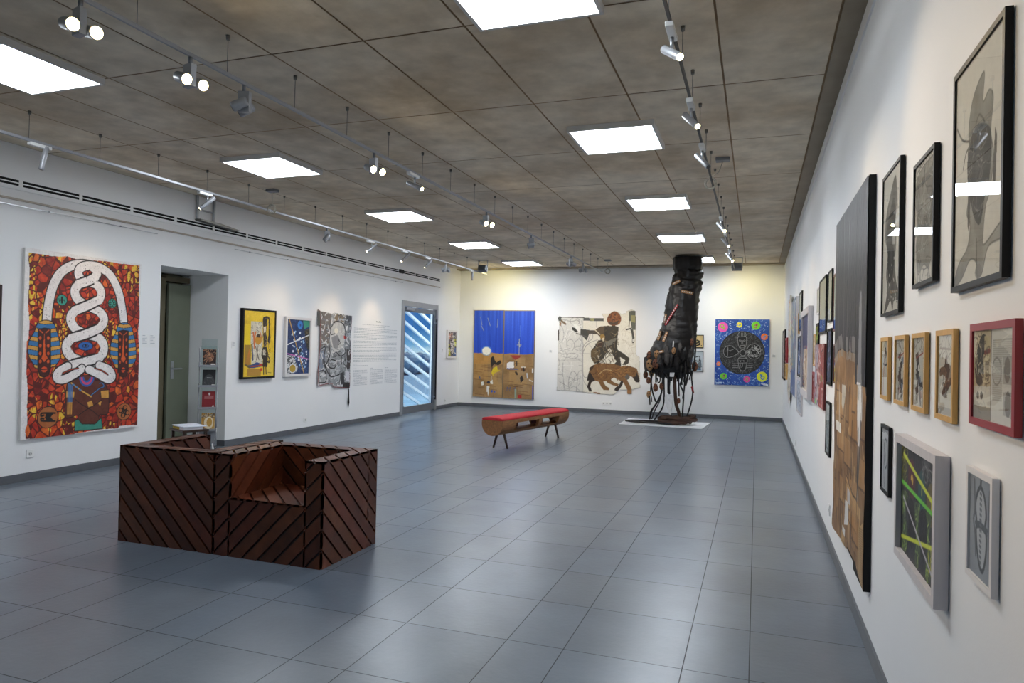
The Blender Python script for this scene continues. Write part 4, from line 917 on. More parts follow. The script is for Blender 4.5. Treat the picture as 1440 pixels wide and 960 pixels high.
for k, (a0, a1, sd, pl, lab) in enumerate(((3.43, 3.63, 3, 1, 'leftmost pale wood framed collage of four in a row, beside the tall panel'), (3.065, 3.285, 5, 2, 'second pale wood framed collage from the left of four in a row'), (2.72, 2.94, 9, 3, 'third pale wood framed collage from the left of four in a row'), (2.355, 2.57, 11, 4, 'rightmost pale wood framed collage of a crouching brown figure, beside red frame'))):
    framed('R', a0, a1, 1.305, 1.585, 0.014, 0.017, M['wood_light'], paper_fig(sd, pl), 'small_collage', lab, group='four small collages in matching pale wood frames')

def art_F(w, h):
    c = Art(w, h, (330, 520), (206, 203, 196)); c.mottle(6, 5, 3)
    c.put(c.U < .46, (178, 158, 126), .9); c.img = np.where((c.U < .46)[..., None], c.img + ((c.noise(14, 16, 4) - .5) * 70)[..., None], c.img)
    c.poly([(.06, .3), (.12, .15), (.24, .04), (.36, .10), (.32, .24), (.24, .30), (.28, .46), (.22, .60), (.10, .62), (.04, .5)], (42, 36, 32), smooth=1); c.poly([(.28, .06), (.42, .08), (.42, .5), (.3, .6), (.28, .3)], (186, 168, 128), .9); c.line([(.30, .25), (.42, .23)], .012, (110, 40, 30)); c.poly([(.3, .35), (.42, .33), (.4, .6), (.3, .62)], (96, 80, 62), .6); c.scribble(c.U < .44, 50, .04, .003, [(70, 56, 44), (214, 196, 160)], 4)
    c.poly([(0, .64), (1, .60), (1, .84), (0, .86)], (214, 211, 204), .75); c.ell((.12, .74), .012, .01, (80, 76, 74)); c.ell((.22, .735), .012, .01, (80, 76, 74)); c.put((c.V > .86) & (c.U < .46), (88, 76, 62), .7)
    c.line([(.46, .02), (.46, .98)], .006, (70, 62, 54), .7)
    for k in range(30): y = .12 + k * .022; c.line([(.50, y), (.98 if y < .3 else .72, y - .006)], .0028, (130, 126, 122), .8)
    c.poly([(.74, .30), (.94, .28), (.94, .58), (.74, .58)], (150, 146, 142), .7); c.ell((.84, .43), .022, .03, (110, 104, 100), .8); c.poly([(.76, .66), (.97, .65), (.97, .92), (.76, .9)], (150, 146, 142), .7); c.ell((.86, .78), .022, .03, (90, 84, 82), .8); c.put(c.m_ell((.6, .45), .035, .035) & ~c.m_ell((.6, .45), .03, .03), (120, 116, 112), .7); c.ell((.98, .97), .006, .008, (190, 40, 40)); return c
framed('R', 1.83, 2.18, 1.325, 1.59, 0.016, 0.019, M['redframe'], art_F, 'newsprint_collage', 'newsprint collage in a bright red frame right of the pale wood frames')
def art_G(w, h):
    c = Art(w, h, (250, 380), (190, 192, 196)); c.mottle(14, 8, 2); c.put(c.m_ell((.5, .4), .045, .07) & ~c.m_ell((.5, .4), .034, .058), (60, 60, 66)); c.line([(.3, .25), (.25, .6), (.35, .95)], .010, (80, 80, 86)); c.line([(.7, .3), (.75, .7), (.7, .95)], .010, (90, 90, 96)); c.line([(.5, .4), (.48, .52)], .006, (90, 90, 96)); return c
framed('R', 3.38, 3.59, 0.89, 1.19, 0.014, 0.014, M['black'], art_G, 'small_drawing', 'small grey face drawing in a black frame below the pale wood frames')
def art_H(w, h):
    c = Art(w, h, (230, 420), (44, 43, 46)); c.mottle(10, 8, 2); yg = (196, 206, 60); gr = (104, 196, 60)
    c.scribble((c.U < .2) & (c.V < .4), 40, .06, .005, [(150, 150, 50), (110, 112, 44)], 2)
    c.ell((.32, .28), .06, .075, (78, 30, 44)); c.ell((.33, .28), .02, .02, (196, 160, 60)); c.ell((.60, .31), .055, .07, (36, 74, 76)); c.line([(.60, .27), (.60, .34)], .010, (180, 180, 60)); c.ell((.83, .36), .06, .07, (98, 88, 54)); c.line([(.84, .32), (.84, .40)], .010, (200, 190, 60)); c.ell((.3, .36), .02, .03, (70, 26, 40))
    for x0, x1 in ((.02, .2), (.42, .56), (.70, .84), (.9, 1)):
        m = c.m_poly(c.cr([(x0, .46), (x1, .44), (x1 - .04, .62), (x1 + .02, .8), (x1 - .02, .97), (x0 + .02, .97), (x0 + .05, .72), (x0, .58)], True)); c.put(m, (66, 80, 52)); c.scribble(m, 26, .05, .006, [(150, 170, 84), (110, 140, 70), (40, 44, 38)], int(x0 * 50))
    m = c.m_poly([(.76, .7), (1, .66), (1, .9), (.78, .92)]); c.scribble(m, 40, .04, .005, [(190, 180, 60), (140, 150, 60)], 9)
    for x in (.26, .58): c.poly([(x, .48), (x + .14, .48), (x + .16, .66), (x + .1, .88), (x, .8)], (26, 25, 28), smooth=1)
    c.scribble((c.U > .6) & (c.V < .22), 30, .10, .006, [(130, 130, 128), (90, 90, 90)], 5)
    c.line([(.08, .10), (1, .37)], .017, yg); c.line([(.02, .36), (.98, .43)], .016, gr); c.line([(.03, .88), (.98, .66)], .015, yg); c.line([(.08, .50), (.98, .96)], .012, (178, 174, 182)); return c
framed('R', 2.43, 3.075, 0.735, 1.20, 0.040, 0.030, M['wash'], art_H, 'dark_painting', 'black painting with neon green lines in a deep whitewashed box frame', glass=False, artmat=M['art'], cat='painting', inset=0.018)
def art_I(w, h):
    c = Art(w, h, (330, 480), (146, 150, 158)); c.mottle(16, 4, 3, 1.5)
    o = [(.5, .10), (.66, .18), (.74, .34), (.70, .46), (.76, .56), (.74, .74), (.62, .9), (.48, .88), (.36, .74), (.30, .56), (.32, .46), (.26, .3), (.36, .16)]
    c.poly(o, (182, 184, 190), smooth=1, edge=(48, 50, 58), ew=.012); c.line([(.28, .48), (.5, .46), (.78, .48)], .012, (70, 74, 82), smooth=True); c.line([(.30, .52), (.5, .49), (.78, .52)], .008, (60, 64, 72), smooth=True)
    for k in range(14): y = .16 + k * .052; c.line([(.47, y), (.53, y + .006)], .008, (96, 100, 110))
    c.line([(.5, .03), (.48, .1)], .014, (60, 62, 70)); c.line([(.2, .06), (.24, .34), (.18, .46), (.26, .6), (.3, .8)], .012, (90, 94, 102), smooth=True); c.line([(.88, .1), (.84, .5), (.9, .9)], .012, (84, 88, 98), smooth=True); return c
framed('R', 1.975, 2.195, 0.92, 1.21, 0.016, 0.016, M['whiteframe'], art_I, 'small_drawing', 'small grey beetle-like ink drawing in a white frame, lower right')
def plain(base, cols, seed, n=60, ppm=(60, 160), ln=.15):
    def f(w, h):
        c = Art(w, h, ppm, base); c.mottle(26, 5, seed); c.scribble(c.U >= 0, n, ln, .018, cols, seed); return c
    return f
framed('R', 1.35, 1.69, 0.74, 1.03, 0.03, 0.02, M['maroon'], plain((180, 174, 166), [(80, 70, 66), (220, 214, 206)], 4), 'framed_picture', 'maroon framed picture cut off by the right edge of the photo')

# crowded far end of the right wall
framed('R', 15.1, 16.35, 0.97, 2.0, 0.03, 0.05, M['black'], plain((150, 140, 136), [(60, 50, 50), (200, 190, 180)], 2), 'framed_picture', 'black framed picture nearest the back corner on the right wall', glass=False)
framed('R', 13.95, 14.75, 1.335, 1.81, 0.03, 0.04, M['redframe'], plain((150, 44, 44), [(90, 20, 24), (200, 150, 130)], 3), 'framed_picture', 'small red framed picture beside the cream cloth hanging, far right wall', glass=False)
framed('R', 13.95, 14.75, 1.02, 1.32, 0.03, 0.04, M['wood_light'], plain((200, 176, 120), [(120, 90, 60)], 3), 'framed_picture', 'small wood framed picture below the red framed one, far right wall', glass=False)
def art_M(w, h):
    c = Art(w, h, (90, 110), (208, 200, 182)); c.mottle(24, 4, 2); c.scribble(c.U >= 0, 120, .25, .022, [(206, 196, 120), (150, 90, 80), (120, 130, 150), (232, 228, 218), (90, 84, 84), (190, 90, 70)], 3)
    r = np.random.RandomState(5); ed = [(.06, .0), (.4, .02), (.7, -.01), (.98, .03), (1.0, .3), (.95, .5), (.99, .7), (.86, .85), (.7, .86), (.66, .99), (.5, .9), (.3, .82), (.26, .93), (.1, .80), (.02, .5), (.05, .25)]
    c.mask = c.m_poly(ed); c.disp = (c.noise(4, 1, 5) - .3) * .05 + .015; return c
e = on_wall('R', 12.2, 13.6, 0.45, 'cloth_hanging', 'ragged cream cloth hanging with coloured scraps, far right wall', 'hanging')
art_M(1.4, 2.05).mesh('cloth', e, -.004)
def art_N(w, h):
    c = Art(w, h, (90, 110), (116, 132, 156)); c.mottle(30, 4, 2); c.scribble(c.U >= 0, 110, .25, .025, [(206, 196, 80), (60, 80, 140), (206, 120, 90), (212, 214, 216), (90, 110, 130), (150, 160, 110)], 6); c.put(c.V > .75, (56, 76, 136), .5); return c
stretched('R', 10.68, 12.05, 0.89, 2.33, 0.04, art_N, 'hanging_painting', 'tall multicoloured blue canvas beside the cream cloth hanging, right wall', edge=M['whiteframe'])
framed('R', 9.80, 10.40, 1.82, 2.335, 0.018, 0.02, M['black'], plain((70, 92, 130), [(30, 40, 70), (200, 206, 190)], 5), 'framed_picture', 'black framed blue picture high beside the blue canvas, right wall')
framed('R', 10.43, 10.64, 1.78, 2.08, 0.014, 0.017, M['wood_light'], plain((190, 160, 110), [(120, 90, 60)], 6), 'framed_picture', 'narrow wood framed picture hanging between blue canvas and black frame', glass=False)
framed('R', 9.85, 10.50, 1.20, 1.745, 0.02, 0.025, M['black'], plain((40, 62, 110), [(20, 30, 60), (110, 140, 190), (220, 220, 220)], 7), 'framed_picture', 'black framed deep blue picture in the middle of the far cluster', glass=False)
framed('R', 9.55, 10.60, 0.71, 1.18, 0.02, 0.03, M['wash'], plain((170, 176, 186), [(90, 100, 110), (220, 220, 220), (120, 130, 150)], 8), 'framed_picture', 'pale grey picture in a whitewashed frame, lowest of the far cluster', glass=False)
def art_R(w, h):
    c = Art(w, h, (110, 170), (206, 196, 180)); c.mottle(18, 4, 2); c.put((c.V < .45) & (c.noise(2, 1, 3) > .25), (44, 46, 92)); c.put((c.U < .16) & (c.V < .9), (60, 62, 96), .7); c.poly([(.3, .45), (.9, .44), (.8, .98), (.4, .9)], (196, 168, 130), .8); c.poly([(0, .8), (.2, .78), (.24, .98), (0, .98)], (40, 44, 90)); c.scribble(c.V > .4, 60, .2, .02, [(226, 214, 196), (150, 110, 80), (60, 50, 56), (170, 60, 50)], 4); return c
framed('R', 8.0, 9.27, 1.02, 2.02, 0.048, 0.075, M['wash'], art_R, 'large_painting', 'large blue and cream painting in a wide whitewashed box frame, right wall', glass=False, artmat=M['art'], cat='painting', inset=0.02)
framed('R', 7.47, 7.75, 1.385, 1.705, 0.014, 0.02, M['wood_light'], plain((196, 170, 120), [(120, 90, 60), (226, 214, 190)], 2), 'framed_picture', 'wood framed picture right of the large blue and cream painting', glass=False)
framed('R', 7.15, 7.42, 1.59, 1.80, 0.016, 0.025, M['black'], plain((60, 54, 54), [(150, 170, 60), (20, 20, 20)], 3), 'framed_picture', 'little black framed dark picture above the red painted canvas', glass=False)
framed('R', 7.15, 7.40, 1.89, 2.145, 0.012, 0.012, M['whiteframe'], plain((190, 194, 180), [(150, 156, 146)], 3, 20), 'framed_picture', 'pale framed picture topmost, left of the tall glazed blue pictures')
def art_V(pink):
    def f(w, h):
        c = Art(w, h, (140, 260), (66, 72, 70)); c.mottle(12, 4, 2); c.put(c.V > .76, (36, 60, 128)); c.scribble(c.V > .76, 50, .07, .008, [(90, 130, 200), (20, 30, 70), (130, 160, 210)], 4)  # grey-green upper area paints in the wall's reflection on the glass
        c.ell((.55, .86), .035 if not pink else .06, .045, (214, 60, 140) if pink else (196, 196, 40)); c.ell((.55, .86), .015, .022, (40, 60, 120)); return c
    return f
framed('R', 6.45, 7.12, 1.69, 2.185, 0.012, 0.018, M['black'], art_V(False), 'glazed_picture', 'wide black framed glazed picture with a yellow spot, high on the right wall')
framed('R', 5.96, 6.28, 1.765, 2.18, 0.012, 0.014, M['black'], art_V(False), 'glazed_picture', 'narrow black framed glazed blue picture left of the dark red frame')
framed('R', 5.50, 5.84, 1.68, 2.11, 0.012, 0.016, M['maroon'], art_V(True), 'glazed_picture', 'dark red framed glazed picture with a pink spot, beside the tall panel')
def art_Y(w, h):
    c = Art(w, h, (130, 230), (150, 60, 54)); c.mottle(26, 5, 2); c.put((c.U < .42) & (c.noise(3, 2, 4) > .35), (150, 166, 190), .85); c.scribble(c.U >= 0, 130, .14, .014, [(206, 180, 176), (110, 30, 34), (226, 214, 210), (60, 40, 44), (176, 60, 54)], 6); c.poly([(.7, .5), (.78, .48), (.78, .58), (.7, .6)], (110, 190, 60)); c.poly([(.1, .92), (.2, .9), (.2, 1), (.1, 1)], (120, 200, 60)); return c
stretched('R', 6.44, 7.41, 1.03, 1.595, 0.020, art_Y, 'hanging_painting', 'red and pale blue painted canvas with maroon edges, middle of right wall', edge=M['maroon'])
framed('R', 7.45, 7.80, 1.02, 1.325, 0.016, 0.035, M['redframe'], plain((190, 170, 166), [(120, 30, 34)], 2, 30), 'framed_picture', 'small picture in a bright red frame left of the red painted canvas', glass=False)
framed('R', 5.92, 6.29, 1.26, 1.71, 0.014, 0.02, M['black'], plain((34, 44, 74), [(120, 130, 150), (14, 18, 30), (60, 80, 130)], 9, 70, (120, 240), .07), 'framed_picture', 'black framed dark navy picture beside the colourful scrap picture, right wall', glass=False)
framed('R', 5.50, 5.75, 1.29, 1.58, 0.012, 0.012, M['maroon'], plain((120, 90, 100), [(206, 190, 50), (50, 80, 150), (170, 50, 50), (220, 210, 190)], 9, 70, (140, 260), .06), 'framed_picture', 'small colourful scrap picture left beside the tall brown panel', glass=False)
framed('R', 5.94, 6.275, 0.70, 1.125, 0.016, 0.018, M['black'], plain((150, 158, 160), [(190, 196, 196), (100, 108, 112)], 5, 40, (120, 240)), 'framed_picture', 'black framed pale grey picture hanging lowest left of the tall panel')

# ------------------------------------------------------------------ sockets
def socket(side, a, z, label, w=.082, n=1):
    e = on_wall(side, a - w * n / 2, a + w * n / 2, z, 'wall_socket', label, 'socket')
    MB().box((-w * n / 2, -.011, 0), (w * n / 2, -.0005, .082)).build('plate', M['plastic'], e, bevel=.003)
    for k in range(n):
        x = -w * n / 2 + w * (k + .5)
        g = MB(); Mx = Matrix.Translation((x, -.0115, .041)) @ Matrix.Rotation(PI / 2, 4, 'X')
        g.lathe([(.02, 0), (.02, .001), (.017, .001)], n=16, M=Mx); g.build('socket_well', mat('socket_well', (206, 206, 204), .4), e)
        g = MB(); g.box((x - .012, -.0135, .037), (x - .006, -.0124, .045)); g.box((x + .006, -.0135, .037), (x + .012, -.0124, .045)); g.build('pin_holes', M['dark'], e)
    return e
socket('L', 5.28, .24, 'white wall socket below the red snake painting'); socket('L', 10.05, .17, 'white wall socket below the blue line painting'); socket('L', 15.69, .14, 'white wall socket right of the glass door')
socket('B', -3.36, .19, 'triple white wall socket on the back wall under the rider collage', n=3)
socket('R', 10.95, .17, 'white wall socket near the floor at the far right wall'); socket('R', 5.98, .25, 'white wall socket behind the lower edge of the tall panel')
e = empty('light_switch', (-7.62, 8.15, 1.0), 0, 'white light switch inside the doorway behind the leaflet rack', 'switch')
MB().box((-.04, -.011, 0), (.04, -.0005, .082)).build('plate', M['plastic'], e, bevel=.003); MB().box((-.028, -.015, .012), (.028, -.0105, .07)).build('rocker', M['plastic'], e, bevel=.003)

# ------------------------------------------------------------------ fixtures high on the left wall
e = empty('slot_diffuser', (XL, 4.0, 3.06), 0, 'long white ventilation strip with two black slots high on the left wall', 'vent')
g = MB(); g.box((0.0005, -6.5, -.025), (.012, 11.26, .10)); g.build('white_frame', M['wall'], e)
for zz in (.015, .052):
    g = MB(); g.box((.0115, -6.45, zz), (.0135, 9.2, zz + .024)); g.box((.0115, 9.36, zz), (.0135, 11.24, zz + .024)); g.build('slot', M['dark'], e)
    for k in range(26): MB().box((.0132, -6.4 + k * .68, zz - .002), (.0165, -6.36 + k * .68, zz + .026)).build('divider', M['plastic'], e)
MB().box((.012, 9.2, .005), (.05, 9.36, .085)).build('end_block', M['blackmat'], e, bevel=.004)
tag(MB().box((XL + .0005, YF + .1, 2.925), (XL + .02, 15.26, 2.945)).build('picture_rail', mat('beige_rail', (176, 166, 152), .5)), 'thin beige rail running along the left wall below the ventilation strip', 'rail')
for ya, yb, lab in ((4.2, 6.86, 'thin hanging rail above the red snake painting'), (8.26, 13.4, 'thin hanging rail above the yellow and blue paintings')):
    e = empty('hanging_rail', (XL, ya, 2.868), 0, lab, 'rail')
    MB().box((.0005, 0, 0), (.012, yb - ya, .008)).build('rail', M['alu'], e); g = MB(); k = .3
    while k < yb - ya: g.box((.012, k, -.004), (.018, k + .02, .012)); k += .9
    g.build('clip', M['steel_grey'], e)
e = empty('metal_bracket', (XL, 7.48, 3.17), 0, 'grey metal bracket frame hanging high above the doorway', 'bracket')
g = MB(); g.box((.018, 0, 0), (.04, .03, .33)); g.box((.018, .31, 0), (.04, .34, .33)); g.box((.018, .03, .13), (.036, .31, .15)); g.build('frame', M['silver'], e)
g = MB(); g.prism([(-.02, 0), (.36, 0), (.75, -.035), (.72, -.05), (.0, -.02)], lambda y, z: (.018, y, z), lambda y, z: (.12, y, z)); g.build('tray', M['wire'], e)
# ------------------------------------------------------------------ slatted wooden armchairs
def teak():
    m = mat('oiled_dark_teak', (255, 255, 255), 0.33, attr=True, var=0.35, scale=4.0, bump=0.12, bscale=60, stretch=(3, 3, 3), spec=0.45)
    return m
M['teak'] = teak()
PITCH, GAPW, PT = 0.13, 0.011, 0.014
def clip_half(poly, f, c, keep_ge):
    out = []; n = len(poly)
    for i in range(n):
        a, b = poly[i], poly[(i + 1) % n]; fa, fb = f(a) - c, f(b) - c
        if not keep_ge: fa, fb = -fa, -fb
        if fa >= 0: out.append(a)
        if (fa >= 0) != (fb >= 0):
            t = fa / (fa - fb); out.append((a[0] + (b[0] - a[0]) * t, a[1] + (b[1] - a[1]) * t))
    return out
def plank_block(name, a, b, faces, parent, label=None):
    """solid block a..b clad in diagonal boards. faces: key -> (slope sign, phase origin s0)"""
    V, F, Cc = [], [], []
    def add_solid(A, B, col):
        i0 = len(V); n = len(A); V.extend(A + B); Cc.extend([col] * (2 * n))
        F.append([i0 + k for k in range(n)][::-1]); F.append([i0 + n + k for k in range(n)])
        for k in range(n): F.append([i0 + k, i0 + (k + 1) % n, i0 + n + (k + 1) % n, i0 + n + k])
    core = lin((26, 13, 9)); t = PT; o = parent.location if parent else Vector((0, 0, 0))
    ins = {k: (t if k in faces else 0) for k in ('-x', '+x', '-y', '+y', '+z')}
    x0, x1 = a[0] + ins['-x'], b[0] - ins['+x']; y0, y1 = a[1] + ins['-y'], b[1] - ins['+y']; z0, z1 = a[2], b[2] - ins['+z']
    add_solid([(x0, y0, z0), (x1, y0, z0), (x1, y1, z0), (x0, y1, z0)], [(x0, y0, z1), (x1, y0, z1), (x1, y1, z1), (x0, y1, z1)], core)
    for k, (sg, s0) in faces.items():
        ax = {'x': 0, 'y': 1, 'z': 2}[k[1]]; pos = (b if k[0] == '+' else a)[ax]; inn = pos - t * (1 if k[0] == '+' else -1)
        uu, vv = [(1, 2), (0, 2), (0, 1)][ax]
        rect = [(a[uu], a[vv]), (b[uu], a[vv]), (b[uu], b[vv]), (a[uu], b[vv])]
        f = lambda p: p[0] + sg * p[1] - s0
        vals = [f(p) for p in rect]; n0, n1 = int(math.floor(min(vals) / PITCH)), int(math.ceil(max(vals) / PITCH))
        for n in range(n0, n1):
            P = clip_half(clip_half(rect, f, n * PITCH + GAPW, True), f, (n + 1) * PITCH - GAPW, False)
            if len(P) < 3: continue
            def to3(p, w):
                q = [0, 0, 0]; q[uu], q[vv], q[ax] = p[0], p[1], w; return tuple(q)
            hh = np.random.RandomState((ax * 977 + (n + 200) * 31 + int(abs(pos) * 50)) % 99991); r = hh.uniform(-1, 1); col = lin(np.array((88, 44, 25)) + r * np.array((13, 9, 6)) + hh.uniform(-3, 3, 3))
            add_solid([to3(p, inn) for p in P], [to3(p, pos) for p in P], col)
    me = bpy.data.meshes.new(name); me.from_pydata([tuple(Vector(v) - o) for v in V], [], F); me.update()
    bm = bmesh.new(); bm.from_mesh(me); bmesh.ops.recalc_face_normals(bm, faces=bm.faces); bm.to_mesh(me); bm.free()
    at = me.color_attributes.new('col', 'FLOAT_COLOR', 'POINT'); at.data.foreach_set('color', np.c_[np.array(Cc), np.ones(len(Cc))].astype(np.float32).ravel())
    me.materials.append(M['teak'])
    ob = link(bpy.data.objects.new(name, me), parent)
    if label: ob['label'] = label
    return ob
HT, ST = 0.715, 0.412
L0, L1, R0, R1 = -4.50, -3.625, -3.615, -2.71
ch = empty('slatted_armchair', (-4.06, 4.34, 0), 0, 'dark slatted wooden armchair facing away, solid back toward us, left of the pair', 'armchair', 'pair of slatted wooden armchairs')
lf_ = {'-y': (1, L1), '+z': (1, L1 + 3.97 - HT), '+y': (1, L1)}
plank_block('backrest', (L0, 3.97, 0), (L1, 4.10, HT), {'-y': (1, L1), '+z': (-1, L1 - 3.97 - HT), '-x': (-1, 3.97), '+y': (1, L1)}, ch)
for x0, x1 in ((L0, L0 + .14), (L1 - .14, L1)):
    plank_block('armrest', (x0, 4.10, 0), (x1, 4.74, HT), {'-x': (-1, 3.97), '+x': (1, 3.97), '+y': (1, L1), '+z': (-1, L1 - 3.97 - HT)}, ch)
plank_block('seat', (L0 + .14, 4.10, 0), (L1 - .14, 4.72, ST), {'+y': (1, L1), '+z': (-1, 0)}, ch)
ch = empty('slatted_armchair', (-3.16, 4.32, 0), 0, 'dark slatted wooden armchair with its open seat facing us, right of the pair', 'armchair', 'pair of slatted wooden armchairs')
S1 = R1
plank_block('backrest', (R0, 4.54, 0), (R1, 4.67, HT), {'-y': (1, R0 + .3), '+z': (1, 0.02), '+x': (1, 3.97), '+y': (1, R0)}, ch)
plank_block('armrest', (R0, 3.97, 0), (R0 + .145, 4.54, HT), {'-y': (-1, S1), '+x': (-1, 3.97), '+z': (1, 0.02), '-x': (1, 3.97)}, ch)
plank_block('armrest', (R1 - .145, 3.97, 0), (R1, 4.54, HT), {'-y': (-1, S1), '+x': (1, 3.97), '+z': (1, 0.02), '-x': (-1, 3.97)}, ch)
plank_block('seat', (R0 + .145, 3.97, 0), (R1 - .145, 4.54, ST), {'-y': (-1, S1), '+z': (1, 0.05)}, ch)

# ------------------------------------------------------------------ half log bench with red cushion
BA = math.atan2(0.44, 2.12); BL = math.hypot(0.44, 2.12)
bn = empty('log_bench', (-3.66, 9.60, 0), -BA, 'half-log wooden bench with red cushion and splayed legs in mid room', 'bench')
RB, CZ, TOPZ = 0.185, 0.388, 0.432
def prof(zlo, zhi, n=28):
    pts = []
    zs = [zlo + (zhi - zlo) * (0.5 - 0.5 * math.cos(PI * i / n)) for i in range(n + 1)]
    xx = lambda z: math.sqrt(max(0, RB * RB - (z - CZ) ** 2))
    pts = [(xx(z), z) for z in zs] + [(-xx(z), z) for z in reversed(zs)]
    return [p for i, p in enumerate(pts) if i == 0 or (abs(p[0] - pts[i - 1][0]) + abs(p[1] - pts[i - 1][1])) > 1e-6]
g = MB()
for t0, t1, kind in ((0, .18, 0), (.18, .97, 1), (.97, 1, 0)):
    for zlo, zhi in (((CZ - RB + 1e-4, TOPZ),) if kind == 0 else ((CZ - RB + 1e-4, .262), (.382, TOPZ))):
        P = prof(zlo, zhi)
        if abs(P[0][0]) < 0.01: P = P[:-1]
        g.prism(P, lambda x, z, t0=t0: (x, t0 * BL, z), lambda x, z, t1=t1: (x, t1 * BL, z))
wood_b = mat('brown_log_wood', (142, 96, 56), 0.5, var=0.35, scale=7, stretch=(5, 1.2, 5), bump=0.15)
for sgn, t0, t1 in ((1, .51, .555), (1, .83, .97), (-1, .18, .44), (-1, .64, .82), (-1, .955, .97)):
    P = [(sgn * math.sqrt(RB * RB - (z - CZ) ** 2), z) for z in (.262, .29, .32, .35, .382)]; P += [(sgn * .125, .382), (sgn * .125, .262)]
    if sgn < 0: P = P[::-1]
    g.prism(P, lambda x, z, t0=t0: (x, t0 * BL, z), lambda x, z, t1=t1: (x, t1 * BL, z))
g.build('log_seat', wood_b, bn)
g = MB(); g.box((-.124, .19 * BL, .2625), (-.120, .44 * BL, .3815)); lin_ = mat('dark_red_lining', (96, 26, 26), .5); g.build('lining', lin_, bn)
MB().box((-.124, .64 * BL, .2625), (-.120, .82 * BL, .3815)).build('lining', lin_, bn)
g = MB(); P = [(-.178, .432), (-.184, .448), (-.172, .466), (-.12, .478), (0, .484), (.12, .478), (.172, .466), (.184, .448), (.178, .432)]
g.prism(P, lambda x, z: (x, -.004, z), lambda x, z: (x, BL + .004, z))
o = g.build('cushion', mat('red_fabric', (196, 36, 48), 0.75, var=0.06, scale=10, bump=.1, bscale=400), bn, bevel=.012); o['label'] = 'red fabric cushion'
for yl in (.24, BL - .27):
    for s in (-1, 1):
        MB().tube([(s * .055, yl, .235), (s * .125, yl + (.0), 0.0)], [.022, .015], 10).build('leg', M['browndark'], bn)

# ------------------------------------------------------------------ hanging sculpture of dark rubber, masks and cords
SY = 14.75
M['rubber'] = mat('wrapped_black_rubber', (19, 15, 13), 0.42, var=0.4, scale=9, bump=0.5, bscale=16, spec=0.35, stretch=(1, 1, 2.2))
sc_ = empty('hanging_sculpture', (-1.62, SY, 0), 0, 'tall dark rubber trunk hanging from the ceiling with masks and trailing cords', 'sculpture')
SX = -1.62
rows = [(3.455, -1.665, -1.085), (3.40, -1.67, -1.075), (3.22, -1.665, -1.075), (3.18, -1.63, -1.10), (3.12, -1.64, -1.06), (3.04, -1.67, -1.08), (2.99, -1.69, -1.11), (2.94, -1.70, -1.075), (2.80, -1.74, -1.085), (2.72, -1.76, -1.12), (2.55, -1.79, -1.13), (2.35, -1.82, -1.15), (2.16, -1.85, -1.165), (2.0, -1.90, -1.17), (1.86, -1.95, -1.18), (1.7, -2.02, -1.19), (1.55, -2.09, -1.20), (1.40, -2.15, -1.23), (1.25, -2.17, -1.28), (1.12, -2.10, -1.36), (1.02, -1.98, -1.46), (0.98, -1.85, -1.55)]
NA = 64; co = []; q = []
rw_ = []
for i in range(len(rows) - 1):
    for k in range(4):
        t = k / 4; rw_.append(tuple(a + (b - a) * t for a, b in zip(rows[i], rows[i + 1])))
rw_.append(rows[-1])
ph = RNG.uniform(0, 6.28, 12)
for i, (z, a, b) in enumerate(rw_):
    cxm, rx = (a + b) / 2 - SX, (b - a) / 2; ry = min(.42, rx * .95)
    for j in range(NA):
        th = 2 * PI * j / NA
        wr = .006 * math.sin(z * 34 + 2.2 * math.sin(th + ph[0]) + 3 * math.sin(2 * th + ph[1])) + .006 * math.sin(z * 51 + 4 * math.sin(th * 2 + ph[2])) + .008 * math.sin(9 * th + 5 * z + 2 * math.sin(3 * z)) + .010 * math.sin(5 * th + z * 7 + ph[3]) + RNG.uniform(-.004, .004)
        if z > 3.2: wr = .006 * math.sin(12 * th) + RNG.uniform(-.003, .003)
        if z < 1.3: wr += .035 * math.sin(7 * th + ph[4])
        co.append((cxm + (rx + wr) * math.cos(th), (ry + wr) * math.sin(th), z + (.05 * math.sin(6 * th + ph[5]) if z < 1.2 else 0)))
n = len(rw_)
for i in range(n - 1):
    for j in range(NA): q.append((i * NA + j, i * NA + (j + 1) % NA, (i + 1) * NA + (j + 1) % NA, (i + 1) * NA + j)[::-1])
ct = len(co); co.append(((-1.375 - SX), 0, 3.455)); cb = len(co); co.append((-1.70 - SX, 0, 1.02))
me_q = q
tr = fast_mesh('trunk', np.array(co), np.array(q), None, M['rubber'], sc_, smooth=True)
g = MB(); g.lathe([(.27, 3.35), (.27, 3.452)], c=(-1.375 - SX, 0, 0), n=32); g.build('top_disc', M['blackmat'], sc_)
g = MB(); g.lathe([(.02, 1.06), (.38, 1.08), (.40, 1.2)], c=(-1.68 - SX, 0, 0), n=24); g.build('inner_bundle', M['blackmat'], sc_)
g = MB()
for dx in (-.2, .2): g.tube([(-1.375 - SX + dx, 0, 3.45), (-1.375 - SX + dx, 0, 3.5)], .006)
g.build('hanging_wire', M['wire'], sc_)
def SP(cx_, cz_):   # drawing grid of the lower part -> sculpture plane
    return (-2.849 + cx_ * .002078 - SX, 1.88 - cz_ * .002187)
def front_y(x, z):
    for i in range(len(rows) - 1):
        if rows[i][0] >= z >= rows[i + 1][0]:
            t = (rows[i][0] - z) / max(1e-6, rows[i][0] - rows[i + 1][0]); a = rows[i][1] + (rows[i + 1][1] - rows[i][1]) * t - SX; b = rows[i][2] + (rows[i + 1][2] - rows[i][2]) * t - SX
            m, r = (a + b) / 2, (b - a) / 2; u = max(-.97, min(.97, (x - m) / r)); return -min(.42, r * .95) * math.sqrt(1 - u * u) - .022
    return -.1
M['tan'] = mat('tan_carved_wood', (158, 116, 74), 0.6, var=0.3, scale=20)
